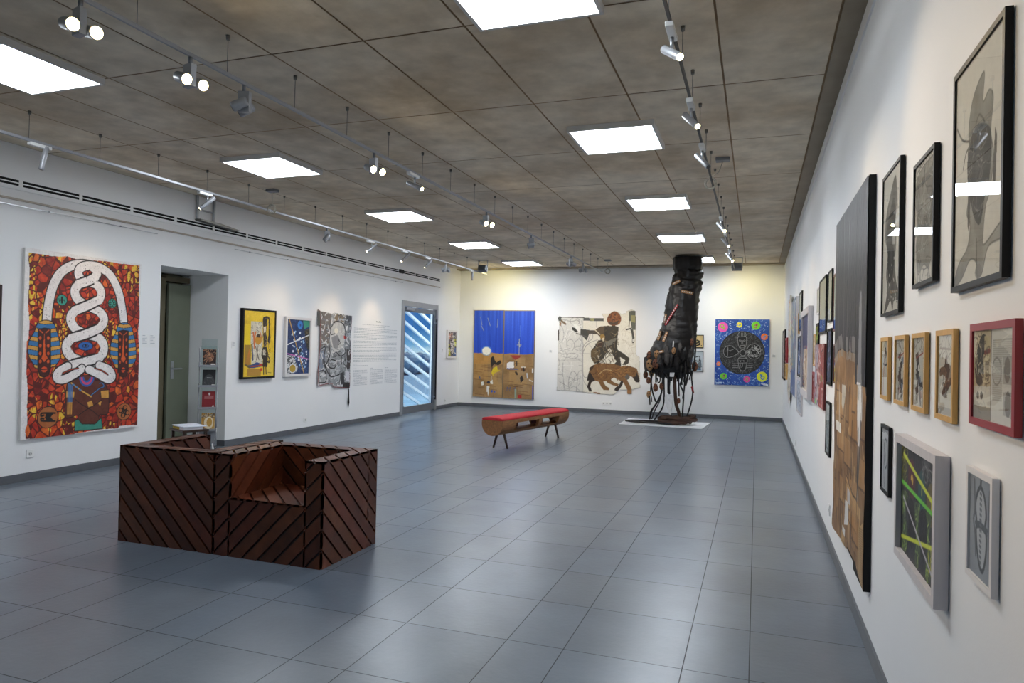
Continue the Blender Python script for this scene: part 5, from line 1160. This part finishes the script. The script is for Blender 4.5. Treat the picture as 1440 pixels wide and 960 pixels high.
M['rust'] = mat('rusty_brown_scrap', (106, 62, 38), 0.7, var=0.4, scale=20)
M['redstrip'] = mat('dark_red_strip', (150, 24, 30), 0.5)
M['bone'] = mat('white_cloth_scrap', (214, 212, 210), 0.8, var=0.12, scale=20, bump=.4, bscale=30)
M['cord'] = mat('black_cord', (24, 20, 18), 0.5, var=0.3)
M['browncord'] = mat('brown_rope', (66, 44, 32), 0.8, var=0.4, bump=.4, bscale=60)
M['greyscrap'] = mat('grey_scrap', (64, 58, 54), 0.6, var=0.4, scale=15)
def strip(x0, z0, x1, z1, w, m, name, dots=None, label=None):
    g = MB(); d = Vector((x1 - x0, 0, z1 - z0)); L_ = d.length; d.normalize(); nn = Vector((-d.z, 0, d.x)); K = 8; A = []; B = []
    for k in range(K + 1):
        p = Vector((x0, 0, z0)) + d * L_ * k / K
        for sgn, lst in ((-1, A), (1, B)):
            v = p + nn * w / 2 * sgn; lst.append((v.x, front_y(v.x, v.z) - .006, v.z))
    for k in range(K): g.quad([A[k], A[k + 1], B[k + 1], B[k]])
    o = g.build(name, m, sc_)
    o.modifiers.new('Solidify', 'SOLIDIFY').thickness = .012
    if label: o['label'] = label
    if dots:
        g = MB()
        for k in range(1, dots + 1):
            p = Vector((x0, 0, z0)) + d * L_ * k / (dots + 1); g.ball((p.x, front_y(p.x, p.z) - .016, p.z), .013, 1)
        g.build('shell_bead', M['bone'], o)
X_ = lambda px, z: px
# strips: positions relative to the sculpture origin
def ax(px, py): return (-1.78 + (px - 935) * .01425 - SX, .83 - (py - 540) * .0151)
def S2(p, q_, *a, **k): (x0, z0), (x1, z1) = ax(*p), ax(*q_); strip(x0, z0, x1, z1, *a, **k)
S2((943.5, 404), (955, 400), .055, M['tan'], 'bead_strip', 5, 'tan beaded strip'); S2((957, 414), (973.5, 417), .055, M['tan'], 'bead_strip', 6, 'tan beaded strip'); S2((935, 459.5), (953, 432), .04, M['redstrip'], 'bead_strip', 9, 'dark red strip with white beads')
S2((933, 458), (935, 445), .035, M['tan'], 'bead_strip', 4); S2((924.5, 480), (929, 468), .045, M['tan'], 'bead_strip', 4); S2((934, 482), (939, 469), .045, M['tan'], 'bead_strip', 4); S2((922, 498), (935, 495), .05, M['tan'], 'bead_strip', 4)
def scrap(cx_, cz_, r, m, name, sc=(1, .6, 1.3), dy=0, jit=.18):
    x, z = SP(cx_, cz_); y = (front_y(x, z) if z > 1.0 else -.22) - r * .25 + dy
    g = MB(); g.ball((x, y, z), r, 2, sc, jit); return g.build(name, m, sc_, smooth=False)
def mask_piece(cx_, cz_, r, m):
    o = scrap(cx_, cz_, r, m, 'mask', (.75, .5, 1.25), jit=.06); x, z = SP(cx_, cz_); y = (front_y(x, z) if z > 1.0 else -.22) - r * .72
    for s in (-1, 1): MB().ball((x + s * r * .3, y, z + r * .3), r * .16, 1).build('eye_hole', M['blackmat'], o)
    MB().ball((x, y, z - r * .55), r * .2, 1, (1.4, .6, .6)).build('mouth_hole', M['blackmat'], o)
for a in ((362, 215, .075, 'rust'), (345, 285, .09, 'greyscrap'), (375, 300, .10, 'tan'), (380, 370, .085, 'tan'), (445, 200, .07, 'tan'), (440, 290, .09, 'rust'), (545, 165, .05, 'greyscrap'), (548, 235, .065, 'greyscrap'), (612, 165, .055, 'tan'), (760, 190, .06, 'greyscrap'), (800, 305, .085, 'rust'), (770, 80, .06, 'rust'), (640, 260, .08, 'rubber'), (700, 200, .08, 'rubber'), (500, 300, .06, 'rubber'), (590, 250, .06, 'rubber'), (735, 270, .06, 'rubber'), (470, 260, .05, 'greyscrap'), (670, 130, .05, 'greyscrap'), (320, 400, .07, 'rust'), (360, 450, .06, 'rust'), (430, 515, .07, 'rust'), (490, 500, .065, 'rust'), (365, 580, .06, 'tan'), (655, 630, .05, 'rust')):
    if a[3] in ('tan', 'rust'): mask_piece(a[0], a[1], a[2], M[a[3]])
    else: scrap(a[0], a[1], a[2], M[a[3]], 'scrap_bundle', (.8, .6, 2.1), jit=.35)
for (pts, w0) in (([(598, 320), (575, 400), (615, 405)], .05),):
    pass
def sheet_piece(out, m, name, y, label=None):
    g = MB(); P = [SP(*p) for p in out]; g.prism(P, lambda x, z: (x, y, z), lambda x, z: (x, y + .03, z)); o = g.build(name, m, sc_, bevel=.006)
    if label: o['label'] = label
sheet_piece([(590, 325), (606, 322), (618, 370), (612, 408), (572, 404), (574, 370)], M['bone'], 'cloth_scrap', -.36, 'white cloth scrap')
sheet_piece([(535, 572), (598, 576), (610, 640), (598, 700), (590, 762), (572, 752), (548, 690), (528, 640), (526, 600)], M['bone'], 'cloth_scrap', -.34, 'long crumpled white cloth scrap')
sheet_piece([(602, 70), (612, 75), (610, 130), (598, 132)], M['bone'], 'cloth_scrap', -.44, 'white cloth scrap')
def cord(pts, r, m, y0=-.25, y1=-.15, name='cord', z_end=None):
    P = []
    cr = Art.cr(None, pts, False, 6)
    for k, p in enumerate(cr):
        x, z = SP(*p); t = k / (len(cr) - 1); P.append((x, y0 + (y1 - y0) * t + .02 * math.sin(5 * t + pts[0][0]), max(z, r + .002)))
    MB().tube(P, r, 7).build(name, m, sc_)
for pts, r in (([(395, 390), (385, 470), (398, 560), (430, 650)], .016), ([(500, 300), (500, 430), (488, 560), (440, 660), (390, 740), (372, 820)], .018), ([(470, 340), (472, 440), (455, 470), (440, 425)], .012), ([(505, 330), (512, 480), (515, 600), (500, 700), (440, 790), (420, 820)], .016), ([(490, 540), (470, 640), (420, 740), (395, 815)], .013), ([(480, 600), (440, 670), (385, 740), (380, 810)], .014), ([(555, 280), (552, 420), (550, 560)], .020), ([(568, 410), (560, 500), (560, 570)], .022), ([(655, 290), (652, 400), (655, 590)], .014), ([(680, 280), (685, 420), (668, 480), (700, 560), (695, 700), (690, 800)], .016), ([(700, 330), (710, 400), (705, 520), (690, 610)], .016), ([(720, 240), (735, 350), (770, 370), (790, 330)], .013), ([(610, 330), (650, 365), (720, 375), (785, 345)], .012), ([(805, 10), (808, 120), (795, 300), (775, 400), (788, 540), (770, 660), (720, 815)], .016), ([(580, 755), (600, 800), (630, 830)], .016), ([(375, 600), (372, 680)], .014), ([(390, 600), (392, 650)], .01), ([(590, 60), (604, 200), (598, 320)], .012), ([(345, 210), (330, 300), (320, 380)], .012), ([(375, 330), (380, 430), (376, 560)], .012)):
    cord(pts, r, M['cord'])
for k in range(14):
    x0 = 400 + k * 28 + random.uniform(-8, 8); z0 = 250 + random.uniform(0, 60); l_ = random.uniform(60, 200)
    cord([(x0, z0), (x0 + random.uniform(-8, 8), z0 + l_ * .5), (x0 + random.uniform(-14, 14), z0 + l_)], random.uniform(.012, .026), M['cord'], random.uniform(-.34, -.1), random.uniform(-.3, -.1), name='rubber_strand')
cord([(612, 400), (620, 540), (632, 660), (655, 730), (668, 790), (700, 835)], .035, M['browncord'], name='thick_rope')
o = cord([(780, 500), (786, 520), (790, 548)], .022, M['redstrip'], name='red_wrap')
g = MB(); P = []
for k in range(150):
    t = k / 149 * 2 * PI * 4.2; rr = 1 + .12 * math.sin(t * 1.7); cxx = -1.60 - SX; P.append((cxx + .02 * t / 4 + .33 * rr * math.cos(t), -.12 + .18 * rr * math.sin(t), .05 + .014 * math.sin(t * .5 + 1) + .0062 * t * .75 + .012 * math.sin(t * 2.3)))
g.tube(P, [.034 + .008 * math.sin(k * 1.9) for k in range(150)], 8); g.build('rope_coil', M['browncord'], sc_)
g = MB(); P = []
for k in range(90):
    t = k / 89 * 2 * PI * 3; cxx = -2.02 - SX - .10 * math.sin(t / 3); P.append((cxx + .46 * math.cos(t), -.20 + (.16 + .03 * math.sin(t * .7)) * math.sin(t), .026 + .012 * (1 + math.sin(t * .5 + 1))))
g.tube(P, .015, 7); g.build('cable_coil', M['cord'], sc_)
tag(MB().prism([(-2.64, 14.16), (-0.99, 14.12), (-0.90, 15.38), (-2.66, 15.46)], lambda x, y: (x, y, 0.0), lambda x, y: (x, y, .006)).build('floor_sheet', mat('white_floor_sheet', (240, 242, 246), .5, var=.01)), 'white sheet laid on the floor under the hanging sculpture', 'sheet')

# ------------------------------------------------------------------ leaflet rack and little table in the doorway
rk = empty('leaflet_rack', (-7.17, 7.72, 0), math.radians(38), 'clear and grey leaflet stand with four tiers beside the doorway', 'rack')
g = MB(); g.box((-.10, .0, .05), (.10, .012, 0.36)); g.build('lower_panel', M['silver'], rk)
for s in (-1, 1):
    g = MB(); pz = [.30, .62, .62, .93, .93, 1.22, 1.22, 1.42]; py = [.0, .055, -.02, .04, -.02, .04, -.02, .04]
    g.tube([(s * .115, -py[k], pz[k]) for k in range(8)], .009, 8); g.tube([(s * .115, .0, .05), (s * .115, 0, .32)], .010, 8); g.build('side_post', M['silver'], rk)
    g = MB(); g.tube([(s * .07, .04, .06), (s * .08, -.10, .10), (s * .10, -.25, .05), (s * .11, -.34, .01)], .010, 8); g.tube([(s * .07, .0, .07), (s * .09, .16, .05), (s * .1, .22, .01)], .010, 8); g.build('foot', M['plastic'], rk)
tz = [1.16, .88, .58, .28]
for z in tz:
    g = MB(); g.box((-.125, -.075, z), (.125, .0, z + .006)); g.box((-.125, -.079, z), (.125, -.075, z + .03)); g.build('shelf', M['silver'], rk)
    g = MB(); g.quad([(-.105, .006, z + .006), (.105, .006, z + .006), (.105, .045, z + .29), (-.105, .045, z + .29)]); g.build('acrylic_back', M['acrylic'], rk)
MB().quad([(-.10, .046, 1.40), (.10, .046, 1.40), (.10, .07, 1.55), (-.10, .07, 1.55)]).build('acrylic_top', M['acrylic'], rk)
def leaf(i, z, label, f):
    e = empty('brochure', (0, 0, 0), 0, label, 'brochure', 'brochures in the leaflet rack'); Mx = Matrix.Translation(rk.location) @ Matrix.Rotation(math.radians(38), 4, 'Z') @ Matrix.Translation((0.01, -.030, z + .008)) @ Matrix.Rotation(math.radians(-7.5), 4, 'X')
    e.matrix_world = Mx; e.location = Mx.to_translation(); e.rotation_euler = Mx.to_euler()
    MB().box((-.085, .001, 0), (.085, .009, .235)).build('pages', M['plastic'], e)
    c = Art(.17, .235, 260, (100, 60, 50)); f(c); c.mesh('cover', e, 0, M['artflat'])
def c1(c): c.put(c.U >= 0, (52, 36, 34)); c.ell((.5, .45), .055, .07, (150, 104, 80)); c.scribble(c.U >= 0, 70, .05, .006, [(190, 120, 80), (90, 60, 50), (206, 160, 120), (30, 24, 24)], 2); c.poly([(.62, .85), (.95, .85), (.95, .95), (.62, .95)], (226, 222, 216))
def c2(c):
    c.put(c.U >= 0, (24, 23, 25)); c.put(c.m_ell((.5, .75), .07, .11), (62, 62, 64)); c.line([(.35, .48), (.7, .5)], .008, (190, 190, 190)); c.scribble(c.V > .55, 20, .05, .003, [(110, 110, 112)], 2); c.poly([(.7, .88), (.95, .88), (.95, .96), (.7, .96)], (226, 222, 216))
def c3(c):
    c.put(c.U >= 0, (138, 34, 40)); c.ell((.55, .16), .012, .018, (230, 220, 216))
    for y in (.34, .42): c.line([(.2, y), (.85, y)], .008, (206, 150, 150))
    c.ell((.85, .88), .012, .012, (230, 220, 216))
def c4(c): c.put(c.U >= 0, (196, 150, 70)); c.put(c.m_ell((.55, .58), .06, .085) & ~c.m_ell((.6, .55), .035, .06), (236, 222, 190)); c.scribble(c.V < .3, 30, .06, .006, [(90, 70, 60), (226, 214, 190)], 2); c.line([(.1, .3), (.2, .95)], .01, (120, 80, 40))
leaf(0, tz[0], 'dark brochure with a face on the top tier of the rack', c1); leaf(1, tz[1], 'black brochure on the second tier of the rack', c2); leaf(2, tz[2], 'red brochure with white lettering on the third tier', c3); leaf(3, tz[3], 'ochre brochure with a white ring on the lowest tier', c4)
tb = empty('side_table', (-6.63, 6.84, 0), math.radians(-24), 'low dark wooden table holding papers beside the doorway', 'table')
MB().box((-.20, -.16, .40), (.20, .16, .425)).build('table_top', M['browndark'], tb, bevel=.004); MB().box((-.19, -.15, .30), (.19, .15, .315)).build('shelf', M['browndark'], tb)
for sx in (-1, 1):
    for sy in (-1, 1): MB().box((sx * .17 - .015, sy * .13 - .015, 0), (sx * .17 + .015, sy * .13 + .015, .40)).build('leg', M['browndark'], tb)
for nm, a, b, col, lab in (('paper_stack', (-.18, -.14, .4565), (.18, .14, .468), (214, 218, 228), 'stack of pale papers on the low table'), ('yellow_book', (-.165, -.135, .4255), (.03, .12, .456), (196, 176, 60), 'yellow book under the papers on the low table'), ('white_booklet', (.04, -.135, .4255), (.165, .1, .456), (226, 226, 230), 'white booklet under the papers on the low table')):
    o = tag(MB().box(a, b).build(nm, mat(nm + '_paper', col, .6), bevel=.002), lab, 'paper' if 'stack' in nm else 'book'); o.location = tb.location; o.rotation_euler = tb.rotation_euler

# ------------------------------------------------------------------ ceiling lights
for y in (3.20, 6.03, 8.97, 11.92, 14.80):
    for x, side in ((-1.63, 'right'), (-5.50, 'left')):
        num = {3.20: 'nearest', 6.03: 'second nearest', 8.97: 'middle', 11.92: 'second farthest', 14.80: 'farthest'}[y]
        e = empty('ceiling_light', (x + .375, y + .375, ZC - .05), 0, '%s square white light panel in the %s row on the ceiling' % (num, side), 'ceiling light', 'square light panels on the ceiling')
        s = .375
        g = MB(); g.box((-s - .012, -s - .012, 0), (-s + .012, s + .012, .0485)); g.box((s - .012, -s - .012, 0), (s + .012, s + .012, .0485)); g.box((-s + .012, -s - .012, 0), (s - .012, -s + .012, .0485)); g.box((-s + .012, s - .012, 0), (s - .012, s + .012, .0485)); g.build('frame', M['lightframe'], e)
        MB().box((-s + .012, -s + .012, .003), (s - .012, s - .012, .012)).build('diffuser', M['diff'], e)

# ------------------------------------------------------------------ tracks and spotlights
RZ = 3.245
M['railgrey'] = mat('dark_grey_rail', (84, 82, 80), .5, metal=.3)
TR = {'left': -6.06, 'middle': -3.28, 'right': -0.46}
for nm, x in TR.items():
    e = empty('track_rail', (x, 0, RZ), 0, {'left': 'long silver lighting rail hung on wires above the left wall', 'middle': 'long lighting rail hung on wires along the middle of the ceiling', 'right': 'long lighting rail hung on wires near the right wall'}[nm], 'lighting rail', 'hanging lighting rails')
    rw2, rm2 = {'left': (.015, M['silver']), 'middle': (.009, M['silver']), 'right': (.008, M['railgrey'])}[nm]; MB().box((-rw2, YF + .2, -.012), (rw2, 15.3, .012)).build('rail', rm2, e, bevel=.002)
    y = 2.23 if nm != 'right' else 2.25
    while y < 15.4:
        g = MB(); g.tube([(0, y, .012), (0, y, ZC - RZ - .02)], .0022, 6); g.lathe([(.012, ZC - RZ - .03), (.014, ZC - RZ - .001)], c=(0, y, 0), n=12); g.build('suspension_wire', M['wire'], e); y += .70
def aim(d):
    return Vector(d).normalized().to_track_quat('Z', 'Y').to_matrix().to_4x4()
def lamp(loc, target, energy, ang, col, blend=.9, size=.04):
    l = bpy.data.lights.new('spot_beam', 'SPOT'); l.energy = energy; l.spot_size = math.radians(ang); l.spot_blend = blend; l.color = tuple(lin(col)); l.shadow_soft_size = size
    o = bpy.data.objects.new('spot_beam', l); COL.objects.link(o); o.location = loc; o.rotation_euler = (Vector(target) - Vector(loc)).to_track_quat('-Z', 'Y').to_euler(); return o
WARM = (255, 222, 170)
def cyl_spot(x, y, target, on, label, energy=70, ang=44, col=WARM):
    e = empty('track_spotlight', (x, y, RZ - .012), 0, label, 'spotlight', 'small cylinder spotlights on the rails')
    g = MB(); g.box((-.022, -.10, -.03), (.022, .10, -.001)); g.build('adapter', M['plastic'], e, bevel=.004)
    MB().tube([(0, .04, -.03), (0, .04, -.10)], .010, 10).build('stem', M['alu'], e)
    piv = Vector((0, .04, -.115)); d = (Vector(target) - (Vector((x, y, RZ - .012)) + piv)).normalized(); Mx = Matrix.Translation(piv) @ aim(d)
    b = MB().lathe([(.016, -.11), (.023, -.10), (.023, .095), (.021, .105)], n=20, M=Mx).build('lamp_body', M['silver'], e)
    MB().lathe([(.018, .1045), (.018, .1075)], n=20, M=Mx).build('lens', M['lens_on'] if on else M['lens_off'], b)
    if on: lamp(Vector((x, y, RZ - .012)) + piv + d * .13, target, energy, ang, col)
def twin_spot(x, y, target, on, label, energy=120, ang=36, col=WARM, yaw=None):
    e = empty('twin_spotlight', (x, y, RZ - .012), 0, label, 'spotlight', 'twin head spotlights on the rails')
    MB().tube([(0, 0, -.001), (0, 0, -.045)], .012, 10).build('adapter', M['steel_grey'], e)
    d = (Vector(target) - Vector((x, y, RZ - .13))).normalized(); dh = Vector((d.x, d.y, 0)).normalized(); sd = Vector((-dh.y, dh.x, 0))
    R4 = Matrix((sd.to_4d(), dh.to_4d(), (0, 0, 1, 0), (0, 0, 0, 1))).transposed(); R4[3][3] = 1
    R4 = Matrix(((sd.x, dh.x, 0, 0), (sd.y, dh.y, 0, 0), (0, 0, 1, 0), (0, 0, 0, 1)))
    g = MB(); g.box((-.020, -.045, -.185), (.020, .035, -.045), R4); b = g.build('gear_box', M['silver'], e, bevel=.004)
    for s in (-1, 1):
        piv = sd * (.056 * s) + Vector((0, 0, -.145)); Mx = Matrix.Translation(piv) @ aim(d)
        h = MB().lathe([(.024, -.05), (.031, -.04), (.034, .045), (.034, .055)], n=20, M=Mx); h.tube([sd * (.018 * s) + Vector((0, 0, -.145)), piv], .010, 8); h = h.build('lamp_head', M['silver'], e)
        MB().lathe([(.030, .0545), (.030, .0575)], n=20, M=Mx).build('lens', M['lens_on'] if on else M['lens_off'], h)
    if on: lamp(Vector((x, y, RZ - .16)) + d * .14, target, energy, ang, col)
XM, XLf, XRt = TR['middle'], TR['left'], TR['right']
twin_spot(XM, 2.59, (.5, 1.6, 1.9), True, 'lit twin spotlight nearest us on the middle rail', 80)
twin_spot(XM, 3.32, (.5, 2.6, 1.7), True, 'second lit twin spotlight from us on the middle rail', 80)
twin_spot(XM, 3.79, (-6.9, 2.6, 1.4), False, 'unlit twin spotlight right after two lit ones on the middle rail')
twin_spot(XM, 5.48, (.5, 4.4, 1.6), True, 'lit twin spotlight before the lit cylinder on the middle rail', 100)
cyl_spot(XM, 6.23, (.5, 5.4, 1.4), True, 'lit cylinder spotlight on the middle rail', 110, 36)
twin_spot(XM, 8.24, (.5, 6.6, 1.5), True, 'farthest lit twin spotlight on the middle rail', 150)
twin_spot(XM, 10.11, (-6.9, 9.0, 1.4), False, 'unlit twin spotlight beyond all lit ones on the middle rail')
twin_spot(XM, 12.53, (-1.2, 16.4, 1.5), False, 'grey unlit twin spotlight second from the far end of the middle rail')
twin_spot(XM, 13.48, (-3.6, 16.4, 1.6), False, 'last twin spotlight at the far end of the middle rail')
cyl_spot(XLf, 4.43, (-6.3, 4.2, 1.0), False, 'unlit cylinder spotlight nearest us on the left rail')
cyl_spot(XLf, 6.40, (-7.25, 5.7, 1.9), True, 'lit cylinder spotlight in front of the grey bracket on the left rail', 26, 50)
twin_spot(XLf, 8.83, (-7.2, 8.0, 1.5), False, 'unlit twin spotlight above the yellow painting on the left rail')
cyl_spot(XLf, 10.07, (-7.25, 8.95, 1.75), True, 'first of three lit cylinder spotlights in a row on the left rail', 42, 46)
cyl_spot(XLf, 11.25, (-7.25, 10.6, 1.75), True, 'second of three lit cylinder spotlights in a row on the left rail', 42, 46)
cyl_spot(XLf, 12.18, (-7.25, 12.1, 1.8), True, 'third of three lit cylinder spotlights in a row on the left rail', 42, 46)
twin_spot(XLf, 13.03, (-6.9, 16, 1.5), False, 'unlit twin spotlight near the far end of the left rail')
cyl_spot(XLf, 14.40, (-6.05, 14.3, 0), False, 'unlit cylinder spotlight hanging down at the far end of the left rail')
cyl_spot(XRt, 3.78, (.56, 2.4, 2.0), True, 'nearest lit cylinder spotlight on the right rail', 26, 60)
cyl_spot(XRt, 4.94, (.56, 3.7, 1.8), True, 'second lit cylinder spotlight on the right rail', 32, 60)
cyl_spot(XRt, 6.02, (.56, 5.0, 1.8), False, 'unlit cylinder spotlight between lit ones on the right rail')
cyl_spot(XRt, 9.28, (.56, 7.9, 1.7), True, 'third farthest lit cylinder spotlight on the right rail', 40, 55)
cyl_spot(XRt, 10.58, (.56, 9.4, 1.7), True, 'second farthest lit cylinder spotlight on the right rail', 40, 55)
cyl_spot(XRt, 12.27, (.56, 11.2, 1.7), True, 'farthest lit cylinder spotlight on the right rail', 40, 55)
def flood(x, y, label, target):
    e = empty('ceiling_floodlight', (x, y, 3.30), 0, label, 'floodlight', 'black box floodlights under the ceiling')
    g = MB(); g.box((-.115, -.01, -.03), (-.105, .01, .198)); g.box((.105, -.01, -.03), (.115, .01, .198)); g.box((-.115, -.02, .19), (.115, .02, .1985)); g.build('bracket', M['silver'], e)
    Rm = Matrix.Rotation(math.radians(-25), 4, 'X'); g = MB(); g.box((-.10, -.06, -.07), (.10, .05, .07), Rm); b = g.build('housing', M['steel_grey'], e, bevel=.008)
    g = MB()
    for k in range(9): g.box((-.09 + k * .0225 - .003, -.085, -.06), (-.09 + k * .0225 + .003, -.058, .06), Rm)
    g.build('cooling_fin', M['steel_grey'], b)
    g = MB(); g.box((-.085, .0495, -.055), (.085, .053, .055), Rm); g.build('lens', mat('flood_glass', (255, 236, 150), .3, emis=(255, 232, 140), estr=6), b)
flood(-5.93, 14.75, 'black floodlight under the ceiling in the far left corner', 0); flood(-.42, 15.25, 'black floodlight under the ceiling in the far right corner', 0)
lamp((-5.93, 14.95, 3.26), (-6.3, 16.5, 2.5), 60, 120, (255, 236, 150), 1.0, .1); lamp((-.42, 15.45, 3.26), (-.1, 16.5, 2.4), 38, 120, (255, 236, 150), 1.0, .1)
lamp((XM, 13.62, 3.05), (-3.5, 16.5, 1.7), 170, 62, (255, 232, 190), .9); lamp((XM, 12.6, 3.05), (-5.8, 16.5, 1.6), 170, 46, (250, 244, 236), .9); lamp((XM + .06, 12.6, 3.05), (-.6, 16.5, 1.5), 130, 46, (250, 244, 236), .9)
def feed(x, y, label, dx=0.0):
    e = empty('power_feed', (x, y, ZC), 0, label, 'cable box', 'ceiling boxes with coiled cable')
    MB().box((-.07, -.05, -.035), (.07, .05, -.0015)).build('ceiling_box', M['steel_grey'], e, bevel=.004)
    MB().tube([(0, 0, -.035), (dx * .3, .0, -.14), (dx, 0, -.20)], .004, 6).build('drop_cable', M['cable'], e)
    g = MB(); P = []
    for k in range(80):
        t = k / 79 * 2 * PI * 4; P.append((dx + .055 * math.cos(t) + .01 * math.sin(t * .37), .02 * math.sin(t * .61), -.255 + .055 * math.sin(t)))
    g.tube(P, .005, 6); g.build('coil', M['cable'], e)
feed(-5.965, 7.46, 'ceiling box with coiled cable above the left rail'); feed(-.36, 7.43, 'ceiling box with coiled cable beside the right rail', -.12); feed(-3.13, 15.15, 'ceiling box with coiled cable at the far end of the middle rail', 0)

# ------------------------------------------------------------------ added louvre fill lamp, daylight, world, camera
def area(loc, target, sx, sy, energy, col):
    l = bpy.data.lights.new('louvre_fill_light', 'AREA'); l.shape = 'RECTANGLE'; l.size = sx; l.size_y = sy; l.energy = energy; l.color = tuple(lin(col))
    o = bpy.data.objects.new('louvre_fill_light', l); COL.objects.link(o); o.location = loc; o.rotation_euler = (Vector(target) - Vector(loc)).to_track_quat('-Z', 'Y').to_euler(); return o
area((-7.5, 18.0, 3.2), (-8.85, 18.0, .9), .5, 9.0, 230, (255, 252, 246))  # added lamp without a fixture, brightens the louvre slats outside
wd = bpy.data.worlds.new('sky'); SC.world = wd; wd.use_nodes = True
nt = wd.node_tree; N = nt.nodes; L = nt.links; bg = N['Background']
tc = N.new('ShaderNodeTexCoord'); sp = N.new('ShaderNodeSeparateXYZ'); rp = N.new('ShaderNodeValToRGB'); mr = N.new('ShaderNodeMapRange')
L.new(tc.outputs['Generated'], sp.inputs[0]); mr.inputs['From Min'].default_value = -.1; mr.inputs['From Max'].default_value = .15; L.new(sp.outputs['Z'], mr.inputs['Value']); L.new(mr.outputs['Result'], rp.inputs['Fac'])
el = rp.color_ramp.elements; el[0].position = 0; el[0].color = rgba((170, 198, 214)); el[1].position = 1; el[1].color = rgba((46, 92, 150))
for p, cc in ((.38, (186, 208, 220)), (.41, (120, 168, 200)), (.50, (62, 112, 164))):
    x = el.new(p); x.color = rgba(cc)
L.new(rp.outputs['Color'], bg.inputs['Color']); bg.inputs['Strength'].default_value = 1.25

sn = bpy.data.lights.new('sun', 'SUN'); sn.energy = 2.9; sn.angle = .01; sn.color = (1, .97, .92); so = bpy.data.objects.new('sun', sn); COL.objects.link(so); so.rotation_euler = Vector((.22, -.62, -.75)).to_track_quat('-Z', 'Y').to_euler()
F, YAW, PITCH_C, ROLL = 978.8, .33835, .0100, .0205
cy_, sy_ = math.cos(YAW), math.sin(YAW); cp_, sp_ = math.cos(PITCH_C), math.sin(PITCH_C)
fwd = Vector((-sy_ * cp_, cy_ * cp_, sp_)); rgt = Vector((cy_, sy_, 0)); up = rgt.cross(fwd)
c_, s_ = math.cos(ROLL), math.sin(ROLL)
r2 = rgt * c_ + up * s_; u2 = up * c_ - rgt * s_
cam = bpy.data.cameras.new('camera'); cam.sensor_width = 36; cam.lens = F / 1440 * 36; cam.clip_start = .02
co_ = bpy.data.objects.new('camera', cam); COL.objects.link(co_)
mw = Matrix((r2, u2, -fwd)).transposed().to_4x4(); mw.translation = (0, 0, 1.5); co_.matrix_world = mw
SC.camera = co_
SC.view_settings.view_transform = 'Standard'; SC.view_settings.look = 'None'; SC.view_settings.exposure = 0.0
SC.cycles.max_bounces = 8; SC.cycles.diffuse_bounces = 4; SC.cycles.transparent_max_bounces = 12
SC.cycles.use_denoising = True; SC.cycles.sample_clamp_indirect = 6.0
